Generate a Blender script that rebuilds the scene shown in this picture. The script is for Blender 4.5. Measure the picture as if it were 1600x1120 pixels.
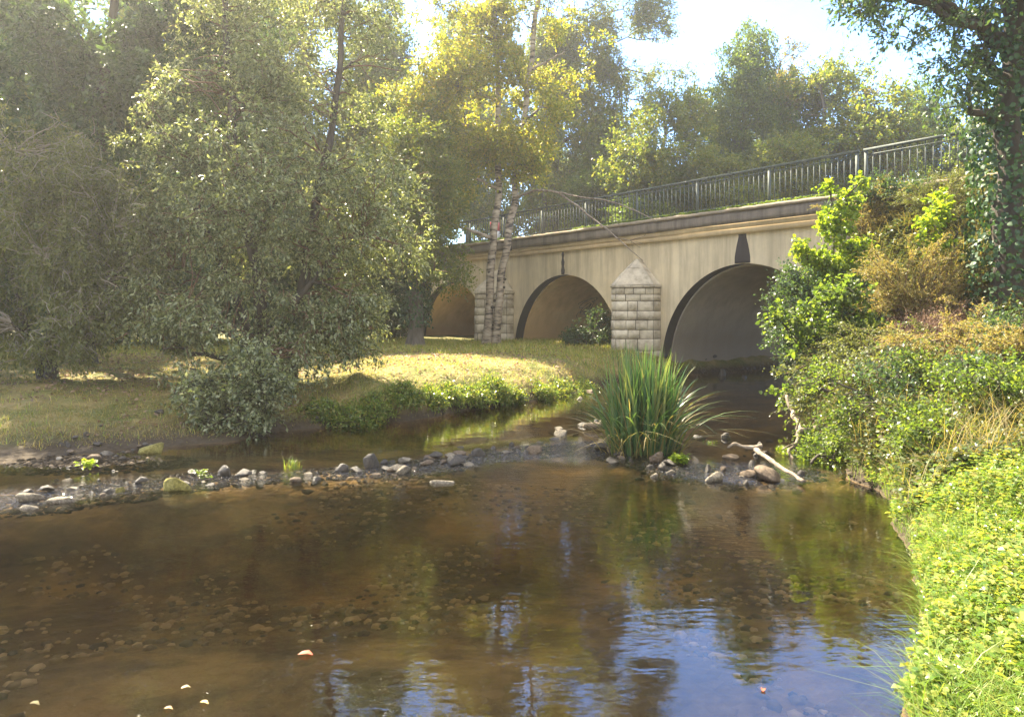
import bpy, math
import numpy as np
from math import radians as R, sin, cos, pi, sqrt
C = bpy.context.scene
COL = C.collection
for o in list(bpy.data.objects): bpy.data.objects.remove(o)

# ------------------------------------------------------------ camera, sky, sun, exposure
CAMZ = 2.1; F = 1170.0; HY = 488.0
cd = bpy.data.cameras.new('camera'); cam = bpy.data.objects.new('camera', cd); COL.objects.link(cam)
cam.location = (0, 0, CAMZ); cam.rotation_euler = (R(90), 0, 0)
cd.sensor_width = 36; cd.lens = F/1600*36; cd.shift_y = -(560-HY)/1600; cd.clip_start = .05; cd.clip_end = 2000
C.camera = cam
SUN_AZ, SUN_EL = 42.0, 49.0            # degrees left of the view, above the horizon
w = bpy.data.worlds.new('World'); C.world = w; w.use_nodes = True
nt = w.node_tree; bg = nt.nodes['Background']
sky = nt.nodes.new('ShaderNodeTexSky'); sky.sky_type = 'NISHITA'; sky.sun_disc = False
sky.sun_elevation = R(SUN_EL); sky.sun_rotation = R(-SUN_AZ); sky.dust_density = .1; sky.air_density = 1.0; sky.ozone_density = 1.5
tint = nt.nodes.new('ShaderNodeMix'); tint.data_type = 'RGBA'; tint.blend_type = 'MULTIPLY'; tint.inputs[0].default_value = 1; tint.inputs[7].default_value = (.41, .50, .65, 1)
nt.links.new(sky.outputs[0], tint.inputs[6])
# unseen cloud added overhead and behind the camera for fill light, wisps lower down
def WN(t, **k):
    x = nt.nodes.new(t)
    for a, b in k.items(): setattr(x, a, b)
    return x
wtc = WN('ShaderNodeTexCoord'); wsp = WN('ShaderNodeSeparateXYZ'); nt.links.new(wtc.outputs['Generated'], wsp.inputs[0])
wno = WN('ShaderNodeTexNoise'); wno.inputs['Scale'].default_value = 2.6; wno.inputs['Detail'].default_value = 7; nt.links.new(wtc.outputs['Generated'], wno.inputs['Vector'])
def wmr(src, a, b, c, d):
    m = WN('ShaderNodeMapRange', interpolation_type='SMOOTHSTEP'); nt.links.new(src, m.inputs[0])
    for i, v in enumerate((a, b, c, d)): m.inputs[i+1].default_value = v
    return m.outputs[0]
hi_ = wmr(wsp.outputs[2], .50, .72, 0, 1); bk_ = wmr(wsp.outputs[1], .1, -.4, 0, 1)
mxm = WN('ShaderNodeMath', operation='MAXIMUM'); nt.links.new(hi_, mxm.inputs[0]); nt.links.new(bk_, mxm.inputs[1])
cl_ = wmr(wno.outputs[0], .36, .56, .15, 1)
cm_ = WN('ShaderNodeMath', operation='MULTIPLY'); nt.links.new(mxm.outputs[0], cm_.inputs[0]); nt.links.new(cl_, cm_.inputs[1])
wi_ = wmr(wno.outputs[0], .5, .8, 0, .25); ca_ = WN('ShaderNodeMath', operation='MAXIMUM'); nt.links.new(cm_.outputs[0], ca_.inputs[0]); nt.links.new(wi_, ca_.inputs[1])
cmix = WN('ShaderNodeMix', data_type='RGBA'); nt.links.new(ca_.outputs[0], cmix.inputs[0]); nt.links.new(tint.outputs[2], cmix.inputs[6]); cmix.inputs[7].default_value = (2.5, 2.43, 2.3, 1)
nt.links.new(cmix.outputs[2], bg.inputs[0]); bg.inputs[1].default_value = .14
sd = bpy.data.lights.new('sun', 'SUN'); sun = bpy.data.objects.new('sun', sd); COL.objects.link(sun)
sd.energy = 4.2; sd.angle = R(.6); sd.color = (1, .88, .66)
sun.rotation_euler = (R(90-SUN_EL), 0, R(180+SUN_AZ)+R(0)); sun.location = (-20, 25, 30)
from mathutils import Vector
sdir = Vector((-sin(R(SUN_AZ))*cos(R(SUN_EL)), cos(R(SUN_AZ))*cos(R(SUN_EL)), sin(R(SUN_EL))))
sun.rotation_euler = sdir.to_track_quat('Z', 'Y').to_euler()
C.view_settings.view_transform = 'Standard'; C.view_settings.look = 'None'
C.view_settings.gamma = 1; C.view_settings.use_curve_mapping = False
C.view_settings.exposure = 2.85
C.render.engine = 'CYCLES'
cy = C.cycles
cy.max_bounces = 8; cy.transparent_max_bounces = 12; cy.diffuse_bounces = 3; cy.glossy_bounces = 3
cy.transmission_bounces = 4; cy.volume_bounces = 0; cy.caustics_reflective = False; cy.caustics_refractive = False
cy.sample_clamp_indirect = 6; cy.use_denoising = True

# ------------------------------------------------------------ helpers
def at(px, py, Y): return np.array([(px-800)/F*Y, Y, CAMZ+(HY-py)/F*Y])
def on(px, py, z=0.0):
    Y = (CAMZ-z)*F/(py-HY); return np.array([(px-800)/F*Y, Y, z])

def _h(ix, iy, iz):
    n = (ix*73856093) ^ (iy*19349663) ^ (iz*83492791)
    n = (n ^ (n >> 13)) * 1274126177 & 0x7fffffff
    n = (n ^ (n >> 11)) * 668265263 & 0x7fffffff
    return (n & 0xffff)/65535.0
def vn(p, f=1.0, seed=0):
    p = np.asarray(p, float)*f + seed*17.31 + 1000
    i = np.floor(p).astype(np.int64); u = p-i; u = u*u*(3-2*u)
    r = 0
    for a in (0, 1):
        for b in (0, 1):
            for c in (0, 1):
                wgt = (u[..., 0] if a else 1-u[..., 0])*(u[..., 1] if b else 1-u[..., 1])*(u[..., 2] if c else 1-u[..., 2])
                r = r + wgt*_h(i[..., 0]+a, i[..., 1]+b, i[..., 2]+c)
    return r
def fbm(p, f=1.0, o=3, seed=0):
    s = 0; a = 1; t = 0
    for k in range(o):
        s = s+a*vn(p, f*2**k, seed+k*3); t += a; a *= .5
    return s/t

class MB:
    def __init__(s): s.v = []; s.q = []; s.t = []; s.n = 0
    def add(s, v, q=None, t=None):
        v = np.asarray(v, float).reshape(-1, 3)
        if q is not None and len(q): s.q.append(np.asarray(q, np.int64).reshape(-1, 4)+s.n)
        if t is not None and len(t): s.t.append(np.asarray(t, np.int64).reshape(-1, 3)+s.n)
        s.v.append(v); s.n += len(v); return s
    def box(s, c, h, ax=None):
        """centre, half sizes, axes as rows"""
        ax = np.eye(3) if ax is None else np.asarray(ax, float)
        k = np.array([[x, y, z] for z in (-1, 1) for y in (-1, 1) for x in (-1, 1)], float)*np.asarray(h)
        s.add(k@ax+np.asarray(c), [[0, 2, 3, 1], [4, 5, 7, 6], [0, 1, 5, 4], [2, 6, 7, 3], [0, 4, 6, 2], [1, 3, 7, 5]])
        return s
    def tube(s, path, rad, n=6, cap=True):
        path = np.asarray(path, float); m = len(path); rad = np.broadcast_to(np.asarray(rad, float), (m,))
        d = np.gradient(path, axis=0); d /= np.linalg.norm(d, axis=1)[:, None]+1e-9
        ref = np.array([0, 0, 1.]) if abs(d[:, 2]).mean() < .8 else np.array([1., 0, 0])
        a = np.cross(d, ref); a /= np.linalg.norm(a, axis=1)[:, None]+1e-9; b = np.cross(d, a)
        th = np.arange(n)*2*pi/n
        v = path[:, None, :]+rad[:, None, None]*(a[:, None, :]*np.cos(th)[None, :, None]+b[:, None, :]*np.sin(th)[None, :, None])
        i = np.arange(m-1)[:, None]*n; j = np.arange(n)[None, :]; j2 = (j+1) % n
        q = np.stack([i+j, i+j2, i+n+j2, i+n+j], -1).reshape(-1, 4)
        s.add(v.reshape(-1, 3), q); 
        if cap:
            s.add(path[-1:]+d[-1]*rad[-1]*.5); k = s.n-1
            base = k-n
            s.t.append(np.array([[base+jj, base+(jj+1) % n, k] for jj in range(n)]))
        return s
    def build(s, name, mat=None, parent=None, smooth=False, origin=None, mats=None):
        v = np.concatenate(s.v) if s.v else np.zeros((0, 3))
        if origin is not None: v = v-np.asarray(origin)
        q = np.concatenate(s.q) if s.q else np.zeros((0, 4), int); t = np.concatenate(s.t) if s.t else np.zeros((0, 3), int)
        me = bpy.data.meshes.new(name); me.vertices.add(len(v)); me.vertices.foreach_set('co', v.astype(np.float32).ravel())
        li = np.concatenate([q.ravel(), t.ravel()]).astype(np.int32)
        me.loops.add(len(li)); me.loops.foreach_set('vertex_index', li)
        ls = np.concatenate([np.arange(len(q))*4, len(q)*4+np.arange(len(t))*3]).astype(np.int32)
        me.polygons.add(len(q)+len(t)); me.polygons.foreach_set('loop_start', ls)
        me.update(calc_edges=True)
        if smooth: me.polygons.foreach_set('use_smooth', np.ones(len(me.polygons), bool))
        if mat: me.materials.append(mat)
        o = bpy.data.objects.new(name, me); COL.objects.link(o)
        if parent: o.parent = parent
        elif origin is not None: o.location = origin
        return o
def tag(o, label=None, cat=None, group=None, kind=None):
    if label: o['label'] = label
    if cat: o['category'] = cat
    if group: o['group'] = group
    if kind: o['kind'] = kind
    return o
def thing(name, loc, label, cat, group=None):
    o = bpy.data.objects.new(name, None); COL.objects.link(o); o.location = loc; o.empty_display_size = .3
    return tag(o, label, cat, group)
def copy_thing(o, loc, label, rz=0, sc=(1, 1, 1), group=None):
    c = o.copy(); COL.objects.link(c); c.location = loc; c.rotation_euler = (0, 0, rz); c.scale = sc; c['label'] = label
    if group: c['group'] = group
    for ch in [x for x in COL.objects if x.parent == o]:
        d = ch.copy(); COL.objects.link(d); d.parent = c
    return c

# ------------------------------------------------------------ materials
def newmat(name):
    m = bpy.data.materials.new(name); m.use_nodes = True; n = m.node_tree; n.nodes.clear()
    out = n.nodes.new('ShaderNodeOutputMaterial'); return m, n, out
def N(n, t, **k):
    x = n.nodes.new(t)
    for a, b in k.items():
        if a.startswith('i_'): x.inputs[a[2:].replace('_', ' ')].default_value = b
        else: setattr(x, a, b)
    return x
def ramp(n, stops, src=None):
    r = n.nodes.new('ShaderNodeValToRGB'); e = r.color_ramp.elements
    while len(e) < len(stops): e.new(.5)
    for el, (p, c) in zip(e, stops): el.position = p; el.color = tuple(c)+(1,) if len(c) == 3 else c
    if src is not None: n.links.new(src, r.inputs[0])
    return r
def leafmat(name, cols, trans=.45, rough=.4, tcol=None, spec=.55):
    cols = [tuple(min(x*1.3, .6) for x in c) for c in cols]
    m, n, out = newmat(name)
    g = N(n, 'ShaderNodeNewGeometry')
    r = ramp(n, [(i/(len(cols)-1), c) for i, c in enumerate(cols)], g.outputs['Random Per Island'])
    p = N(n, 'ShaderNodeBsdfPrincipled'); p.inputs['Roughness'].default_value = rough
    p.inputs['Specular IOR Level'].default_value = spec
    n.links.new(r.outputs[0], p.inputs['Base Color'])
    t = N(n, 'ShaderNodeBsdfTranslucent')
    hs = N(n, 'ShaderNodeMix', data_type='RGBA', blend_type='MULTIPLY'); hs.inputs[0].default_value = 1
    n.links.new(r.outputs[0], hs.inputs[6]); hs.inputs[7].default_value = (*(tcol or (1.6, 1.55, .6)), 1)
    n.links.new(hs.outputs[2], t.inputs[0])
    mx = N(n, 'ShaderNodeMixShader'); mx.inputs[0].default_value = trans
    n.links.new(p.outputs[0], mx.inputs[1]); n.links.new(t.outputs[0], mx.inputs[2]); n.links.new(mx.outputs[0], out.inputs[0])
    return m
def roughmat(name, cols, scale=3, rough=.85, bump=.3, bscale=30, stretch=(1, 1, 1), detail=6, dist=.02, spec=.3):
    m, n, out = newmat(name)
    tc = N(n, 'ShaderNodeTexCoord'); mp = N(n, 'ShaderNodeMapping'); mp.inputs['Scale'].default_value = stretch
    n.links.new(tc.outputs['Object'], mp.inputs[0])
    no = N(n, 'ShaderNodeTexNoise'); no.inputs['Scale'].default_value = scale; no.inputs['Detail'].default_value = detail; no.inputs['Roughness'].default_value = .65
    n.links.new(mp.outputs[0], no.inputs['Vector'])
    lo, hi = .32, .68
    r = ramp(n, [(lo+(hi-lo)*i/(len(cols)-1), c) for i, c in enumerate(cols)], no.outputs[0])
    p = N(n, 'ShaderNodeBsdfPrincipled'); p.inputs['Roughness'].default_value = rough; p.inputs['Specular IOR Level'].default_value = spec
    n.links.new(r.outputs[0], p.inputs['Base Color'])
    nb = N(n, 'ShaderNodeTexNoise'); nb.inputs['Scale'].default_value = bscale; nb.inputs['Detail'].default_value = 5
    n.links.new(mp.outputs[0], nb.inputs['Vector'])
    b = N(n, 'ShaderNodeBump'); b.inputs['Strength'].default_value = bump; b.inputs['Distance'].default_value = dist
    n.links.new(nb.outputs[0], b.inputs['Height']); n.links.new(b.outputs[0], p.inputs['Normal'])
    n.links.new(p.outputs[0], out.inputs[0]); m['ramp'] = r.name
    return m

M = {}
M['leaf_grey'] = leafmat('leaf_grey_green', [(.05, .072, .034), (.105, .13, .066), (.19, .21, .12), (.30, .32, .21)], .42, .34)
M['leaf_dark'] = leafmat('leaf_dark_green', [(.03, .055, .027), (.05, .085, .04), (.07, .11, .045)], .45, .38)
M['leaf_olive'] = leafmat('leaf_olive', [(.06, .075, .03), (.10, .115, .042), (.14, .145, .055)], .42, .45)
M['leaf_yellow'] = leafmat('leaf_yellow_green', [(.10, .13, .02), (.16, .19, .025), (.24, .23, .03), (.28, .21, .04)], .6, .4)
M['leaf_far'] = leafmat('leaf_far', [(.06, .095, .02), (.09, .125, .025), (.13, .15, .03), (.17, .16, .035)], .55, .4)
M['leaf_mid'] = leafmat('leaf_mid_green', [(.045, .08, .02), (.08, .12, .025), (.13, .165, .035)], .55, .4)
M['leaf_autumn'] = leafmat('leaf_autumn', [(.07, .09, .03), (.12, .11, .04), (.16, .10, .05)], .5, .5)
M['leaf_ivy'] = leafmat('leaf_ivy', [(.014, .04, .016), (.026, .06, .022), (.045, .085, .03)], .25, .5, spec=.4)
M['leaf_lime'] = leafmat('leaf_lime', [(.10, .17, .015), (.16, .22, .02), (.21, .24, .03)], .55, .35)
M['leaf_straw'] = leafmat('leaf_straw', [(.16, .13, .05), (.24, .18, .08), (.13, .15, .05), (.28, .2, .1)], .4, .6)
M['leaf_brown'] = leafmat('leaf_brown', [(.10, .07, .045), (.18, .12, .08), (.25, .17, .11)], .3, .7, tcol=(1.2, 1, .8))
M['leaf_weed'] = leafmat('leaf_weed', [(.05, .10, .018), (.09, .15, .025), (.14, .19, .04), (.19, .22, .06), (.24, .21, .05)], .45, .3)
M['grass'] = leafmat('grass_blades', [(.11, .16, .03), (.16, .21, .035), (.25, .23, .06), (.38, .29, .12), (.18, .24, .04)], .4, .5)
M['reed'] = leafmat('reed_blades', [(.03, .075, .03), (.045, .10, .04), (.07, .13, .05), (.11, .16, .06), (.17, .17, .07)], .35, .3)
M['bark'] = roughmat('bark_grey', [(.05, .042, .035), (.11, .095, .08), (.16, .14, .12)], 6, bump=.7, bscale=12, stretch=(1, 1, .25))
M['bark_dark'] = roughmat('bark_dark', [(.03, .024, .02), (.06, .05, .04), (.09, .075, .06)], 6, bump=.7, bscale=12, stretch=(1, 1, .25))
M['bark_red'] = roughmat('bark_red', [(.09, .05, .035), (.16, .09, .06), (.2, .13, .09)], 6, bump=.5, bscale=12, stretch=(1, 1, .25))
M['twig_pale'] = roughmat('twig_pale', [(.22, .19, .16), (.34, .3, .25)], 8, bump=.3)
M['wood'] = roughmat('driftwood', [(.10, .075, .055), (.2, .16, .12), (.32, .27, .21)], 7, bump=.6, bscale=20, stretch=(1, 1, 1))

def birchmat():
    m, n, out = newmat('bark_birch')
    tc = N(n, 'ShaderNodeTexCoord'); mp = N(n, 'ShaderNodeMapping'); mp.inputs['Scale'].default_value = (1, 1, 3.5)
    n.links.new(tc.outputs['Object'], mp.inputs[0])
    a = N(n, 'ShaderNodeTexNoise'); a.inputs['Scale'].default_value = 3.0; a.inputs['Detail'].default_value = 4
    n.links.new(mp.outputs[0], a.inputs['Vector'])
    r = ramp(n, [(.36, (.035, .028, .022)), (.44, (.2, .16, .12)), (.55, (.30, .25, .19)), (.72, (.42, .36, .28))], a.outputs[0])
    p = N(n, 'ShaderNodeBsdfPrincipled'); p.inputs['Roughness'].default_value = .7
    b = N(n, 'ShaderNodeBump'); b.inputs['Strength'].default_value = .5; b.inputs['Distance'].default_value = .03
    n.links.new(a.outputs[0], b.inputs['Height']); n.links.new(b.outputs[0], p.inputs['Normal'])
    n.links.new(r.outputs[0], p.inputs['Base Color']); n.links.new(p.outputs[0], out.inputs[0]); return m
M['birch'] = birchmat()
M['scar'] = roughmat('birch_scar', [(.02, .017, .014), (.05, .04, .03)], 8)

def wallmat(name, base, stain, lowdark=None, streak=.5):
    """rendered masonry: patchy colour, vertical run-off streaks, dirty foot"""
    m, n, out = newmat(name)
    g = N(n, 'ShaderNodeNewGeometry'); sp = N(n, 'ShaderNodeSeparateXYZ'); n.links.new(g.outputs['Position'], sp.inputs[0])
    mp = N(n, 'ShaderNodeMapping'); mp.inputs['Scale'].default_value = (1.6, 1.6, .16); n.links.new(g.outputs['Position'], mp.inputs[0])
    a = N(n, 'ShaderNodeTexNoise'); a.inputs['Scale'].default_value = 1.6; a.inputs['Detail'].default_value = 7; a.inputs['Roughness'].default_value = .7
    n.links.new(mp.outputs[0], a.inputs['Vector'])
    b = N(n, 'ShaderNodeTexNoise'); b.inputs['Scale'].default_value = .8; b.inputs['Detail'].default_value = 8; b.inputs['Roughness'].default_value = .6
    n.links.new(g.outputs['Position'], b.inputs['Vector'])
    c1 = ramp(n, [(.3, [x*.82 for x in base]), (.5, base), (.7, [min(x*1.15, .8) for x in base])], b.outputs[0])
    s = ramp(n, [(.42, (0, 0, 0)), (.68, (1, 1, 1))], a.outputs[0])
    ml = N(n, 'ShaderNodeMath', operation='MULTIPLY'); n.links.new(s.outputs[0], ml.inputs[0]); ml.inputs[1].default_value = streak
    mx = N(n, 'ShaderNodeMix', data_type='RGBA'); n.links.new(ml.outputs[0], mx.inputs[0]); n.links.new(c1.outputs[0], mx.inputs[6]); mx.inputs[7].default_value = (*stain, 1)
    col = mx.outputs[2]
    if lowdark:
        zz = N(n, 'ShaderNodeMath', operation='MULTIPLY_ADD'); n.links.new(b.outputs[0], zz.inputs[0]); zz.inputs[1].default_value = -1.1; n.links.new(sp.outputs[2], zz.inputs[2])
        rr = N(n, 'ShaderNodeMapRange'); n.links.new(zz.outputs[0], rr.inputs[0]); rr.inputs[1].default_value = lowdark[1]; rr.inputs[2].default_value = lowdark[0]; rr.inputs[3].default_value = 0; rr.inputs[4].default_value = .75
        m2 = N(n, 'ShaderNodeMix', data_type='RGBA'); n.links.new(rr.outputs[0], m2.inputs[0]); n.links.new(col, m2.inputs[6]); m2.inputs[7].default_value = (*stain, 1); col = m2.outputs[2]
    f = N(n, 'ShaderNodeTexNoise'); f.inputs['Scale'].default_value = 25; f.inputs['Detail'].default_value = 6; n.links.new(g.outputs['Position'], f.inputs['Vector'])
    bp = N(n, 'ShaderNodeBump'); bp.inputs['Strength'].default_value = .35; bp.inputs['Distance'].default_value = .02; n.links.new(f.outputs[0], bp.inputs['Height'])
    p = N(n, 'ShaderNodeBsdfPrincipled'); p.inputs['Roughness'].default_value = .9; p.inputs['Specular IOR Level'].default_value = .2
    n.links.new(col, p.inputs['Base Color']); n.links.new(bp.outputs[0], p.inputs['Normal']); n.links.new(p.outputs[0], out.inputs[0]); return m
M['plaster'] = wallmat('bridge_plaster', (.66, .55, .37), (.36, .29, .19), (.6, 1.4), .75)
M['vault'] = wallmat('vault_render_warm_glow', (.78, .54, .27), (.42, .27, .13), (.7, 1.7), .5)  # orange carries the warm light reflected into these arches
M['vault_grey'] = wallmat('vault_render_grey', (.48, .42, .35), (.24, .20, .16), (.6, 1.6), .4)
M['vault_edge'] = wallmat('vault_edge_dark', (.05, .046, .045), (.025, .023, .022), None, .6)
M['fascia'] = wallmat('parapet_concrete', (.22, .185, .15), (.085, .07, .058), None, .8)
M['coping'] = wallmat('coping_concrete', (.32, .26, .19), (.14, .12, .08), None, .6)
M['mould'] = wallmat('moulding_plaster', (.60, .46, .28), (.27, .21, .13), None, .4)
M['chute'] = wallmat('chute_stain', (.05, .043, .042), (.03, .026, .025), None, .4)
M['stone'] = roughmat('pier_stone', [(.28, .235, .17), (.52, .45, .34), (.68, .60, .46)], 2.2, bump=.5, bscale=18)
M['mortar'] = roughmat('pier_joint', [(.06, .052, .042), (.11, .095, .08)], 6)
M['roughwall'] = roughmat('rubble_wall', [(.07, .06, .05), (.15, .12, .1), (.22, .19, .15)], 2.5, bump=1, bscale=6, dist=.08)
M['rail'] = roughmat('railing_paint', [(.05, .065, .06), (.09, .105, .095), (.13, .135, .12)], 5, rough=.7, bump=.1)
M['rock_pale'] = roughmat('rock_pale', [(.09, .075, .055), (.20, .17, .125), (.36, .31, .24)], 6, bump=.6, bscale=25)
M['rock_wet'] = roughmat('rock_wet', [(.025, .021, .017), (.06, .05, .04), (.095, .075, .055)], 6, rough=.45, bump=.6, bscale=25, spec=.4)
M['rock_brown'] = roughmat('rock_brown', [(.06, .043, .03), (.13, .095, .065), (.2, .155, .11)], 5, bump=.6, bscale=22)
M['rock_moss'] = roughmat('rock_moss', [(.12, .10, .04), (.26, .23, .06), (.42, .36, .13)], 5, bump=.8, bscale=30)
M['red'] = roughmat('sign_red', [(.45, .04, .06), (.55, .06, .08)], 3, bump=0)
M['white'] = roughmat('sign_white', [(.65, .65, .65), (.75, .75, .75)], 3, bump=0)

def groundmat():
    m, n, out = newmat('bank_and_bed')
    g = N(n, 'ShaderNodeNewGeometry'); sp = N(n, 'ShaderNodeSeparateXYZ'); n.links.new(g.outputs['Position'], sp.inputs[0])
    def noise(s, d=6, r=.6):
        a = N(n, 'ShaderNodeTexNoise'); a.inputs['Scale'].default_value = s; a.inputs['Detail'].default_value = d; a.inputs['Roughness'].default_value = r
        n.links.new(g.outputs['Position'], a.inputs['Vector']); return a.outputs[0]
    land = ramp(n, [(.3, (.06, .08, .02)), (.42, (.12, .13, .035)), (.52, (.20, .17, .06)), (.66, (.30, .22, .10)), (.75, (.13, .10, .05))], noise(.9, 9, .72))
    v = N(n, 'ShaderNodeTexVoronoi'); v.inputs['Scale'].default_value = 9; n.links.new(g.outputs['Position'], v.inputs['Vector'])
    peb = ramp(n, [(0, (.07, .045, .025)), (.5, (.16, .10, .05)), (1, (.24, .16, .085))], v.outputs['Color'])
    sun_dappled_sand = ramp(n, [(.36, (.04, .026, .015)), (.48, (.17, .11, .045)), (.62, (.52, .33, .12))], noise(.8, 8, .6))  # bed sand, with sunlit orange patches and dark dapple put into its colour
    bed = N(n, 'ShaderNodeMix', data_type='RGBA'); bed.inputs[0].default_value = .55; n.links.new(peb.outputs[0], bed.inputs[6]); n.links.new(sun_dappled_sand.outputs[0], bed.inputs[7])
    mr = N(n, 'ShaderNodeMapRange'); mr.inputs[1].default_value = .02; mr.inputs[2].default_value = .14
    n.links.new(sp.outputs[2], mr.inputs[0])
    wet = N(n, 'ShaderNodeMapRange'); wet.inputs[1].default_value = -.03; wet.inputs[2].default_value = .015; n.links.new(sp.outputs[2], wet.inputs[0])
    mw = N(n, 'ShaderNodeMix', data_type='RGBA'); n.links.new(wet.outputs[0], mw.inputs[0]); n.links.new(bed.outputs[2], mw.inputs[6]); mw.inputs[7].default_value = (.06, .045, .03, 1)      # damp mud at the water line
    mr.inputs[1].default_value = .10; mr.inputs[2].default_value = .32
    mx = N(n, 'ShaderNodeMix', data_type='RGBA'); n.links.new(mr.outputs[0], mx.inputs[0]); n.links.new(mw.outputs[2], mx.inputs[6]); n.links.new(land.outputs[0], mx.inputs[7])
    p = N(n, 'ShaderNodeBsdfPrincipled'); p.inputs['Roughness'].default_value = .9; p.inputs['Specular IOR Level'].default_value = .2
    b = N(n, 'ShaderNodeBump'); b.inputs['Strength'].default_value = .8; b.inputs['Distance'].default_value = .05
    ad = N(n, 'ShaderNodeMath', operation='ADD'); n.links.new(noise(14, 8, .7), ad.inputs[0]); n.links.new(v.outputs['Distance'], ad.inputs[1])
    n.links.new(ad.outputs[0], b.inputs['Height']); n.links.new(b.outputs[0], p.inputs['Normal'])
    n.links.new(mx.outputs[2], p.inputs['Base Color']); n.links.new(p.outputs[0], out.inputs[0]); return m
M['ground'] = groundmat()

def watermat():
    m, n, out = newmat('river_water')
    g = N(n, 'ShaderNodeNewGeometry'); at_ = N(n, 'ShaderNodeAttribute'); at_.attribute_name = 'riffle'
    mp = N(n, 'ShaderNodeMapping'); mp.inputs['Scale'].default_value = (.75, 1.5, 1); mp.inputs['Rotation'].default_value = (0, 0, R(-12)); n.links.new(g.outputs['Position'], mp.inputs[0])
    def nz(s, d, vec): 
        a = N(n, 'ShaderNodeTexNoise'); a.inputs['Scale'].default_value = s; a.inputs['Detail'].default_value = d; n.links.new(vec, a.inputs['Vector']); return a.outputs[0]
    a1 = nz(2.4, 1.5, mp.outputs[0]); a2 = nz(9, 2, mp.outputs[0]); a3 = nz(32, 2, g.outputs['Position'])
    def mul(x, k, add=None):
        q = N(n, 'ShaderNodeMath', operation='MULTIPLY_ADD'); n.links.new(x, q.inputs[0])
        if isinstance(k, float): q.inputs[1].default_value = k
        else: n.links.new(k, q.inputs[1])
        if add is None: q.inputs[2].default_value = 0
        else: n.links.new(add, q.inputs[2])
        return q.outputs[0]
    base = mul(a1, .0034); base = mul(a2, .0012, base)
    rf = mul(at_.outputs['Fac'], .035); base = mul(a3, rf, base)
    rf2 = mul(at_.outputs['Fac'], .035); base = mul(a2, rf2, base)
    b = N(n, 'ShaderNodeBump'); b.inputs['Strength'].default_value = 1; b.inputs['Distance'].default_value = 1; n.links.new(base, b.inputs['Height'])
    fr = N(n, 'ShaderNodeFresnel'); fr.inputs[0].default_value = 1.62; n.links.new(b.outputs[0], fr.inputs['Normal'])
    gl = N(n, 'ShaderNodeBsdfGlossy'); gl.inputs['Roughness'].default_value = .0; gl.inputs[0].default_value = (1, 1, 1, 1); n.links.new(b.outputs[0], gl.inputs['Normal'])
    tr = N(n, 'ShaderNodeBsdfTransparent'); dp = N(n, 'ShaderNodeAttribute'); dp.attribute_name = 'depth'
    cx = N(n, 'ShaderNodeCombineXYZ')
    for i_, k_ in enumerate((.42, .29, .11)):      # what is left of red, green, blue per metre of brown water
        pw = N(n, 'ShaderNodeMath', operation='POWER'); pw.inputs[0].default_value = k_; n.links.new(dp.outputs['Fac'], pw.inputs[1]); n.links.new(pw.outputs[0], cx.inputs[i_])
    n.links.new(cx.outputs[0], tr.inputs[0])
    mx = N(n, 'ShaderNodeMixShader'); n.links.new(fr.outputs[0], mx.inputs[0]); n.links.new(tr.outputs[0], mx.inputs[1]); n.links.new(gl.outputs[0], mx.inputs[2])
    n.links.new(mx.outputs[0], out.inputs[0]); return m
M['water'] = watermat()

# ------------------------------------------------------------ the lie of the land
D = np.array([-.592, .806]); NN = np.array([.806, .592]); P0 = np.array([9.05, 19.5])    # bridge direction, its normal away from us, origin
def br(t, q, z): return np.array([P0[0]+D[0]*t+NN[0]*q, P0[1]+D[1]*t+NN[1]*q, z])
RIV = np.array([(-40, 6), (-14, 9), (-8.6, 10.2), (-7.1, 10.5), (-5.95, 11.4), (-4.6, 12.0), (-4.0, 13.2), (-3.3, 13.8), (-2.2, 14.3), (-1.33, 15.5), (-.57, 16.5), (.95, 18.4), (1.9, 20.6), (3.2, 22.4), (4.7, 23.5),
                (6.0, 25.2), (14, 31.0), (30, 43), (33, 38), (18, 27), (9.6, 20.4), (7.8, 18), (6.3, 15.4), (5.0, 12.2), (4.35, 9.1), (3.75, 7.3), (3.2, 5.96), (2.6, 4.8), (2.05, 3.9), (1.6, 2.9), (.4, 2.0), (-2, 1.6), (-8, 1), (-40, -3)], float)
BAR = np.array([(-5.9, 8.2), (-5.0, 8.9), (-4.04, 9.4), (-2.9, 9.7), (-1.7, 10.0), (-.9, 10.5), (0, 11.3), (1.04, 11.9), (1.75, 11.2), (2.2, 10.2), (2.94, 9.8), (3.9, 9.9)])
BAR2 = np.array([(1.9, 11.7), (2.75, 12.3), (3.6, 12.0), (4.3, 11.6)]); BAR3 = np.array([(.45, 13.6), (1.35, 13.8), (1.8, 12.2)])
def segdist(px, py, poly, closed):
    n = len(poly); d = np.full(px.shape, 1e9)
    for i in range(n if closed else n-1):
        a = poly[i]; b = poly[(i+1) % n]; e = b-a; L = (e*e).sum()
        u = np.clip(((px-a[0])*e[0]+(py-a[1])*e[1])/L, 0, 1)
        d = np.minimum(d, np.hypot(px-a[0]-u*e[0], py-a[1]-u*e[1]))
    return d
def inside(px, py, poly):
    r = np.zeros(px.shape, bool); n = len(poly); j = n-1
    for i in range(n):
        xi, yi = poly[i]; xj, yj = poly[j]
        c = ((yi > py) != (yj > py)) & (px < (xj-xi)*(py-yi)/(yj-yi+1e-12)+xi); r ^= c; j = i
    return r
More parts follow.
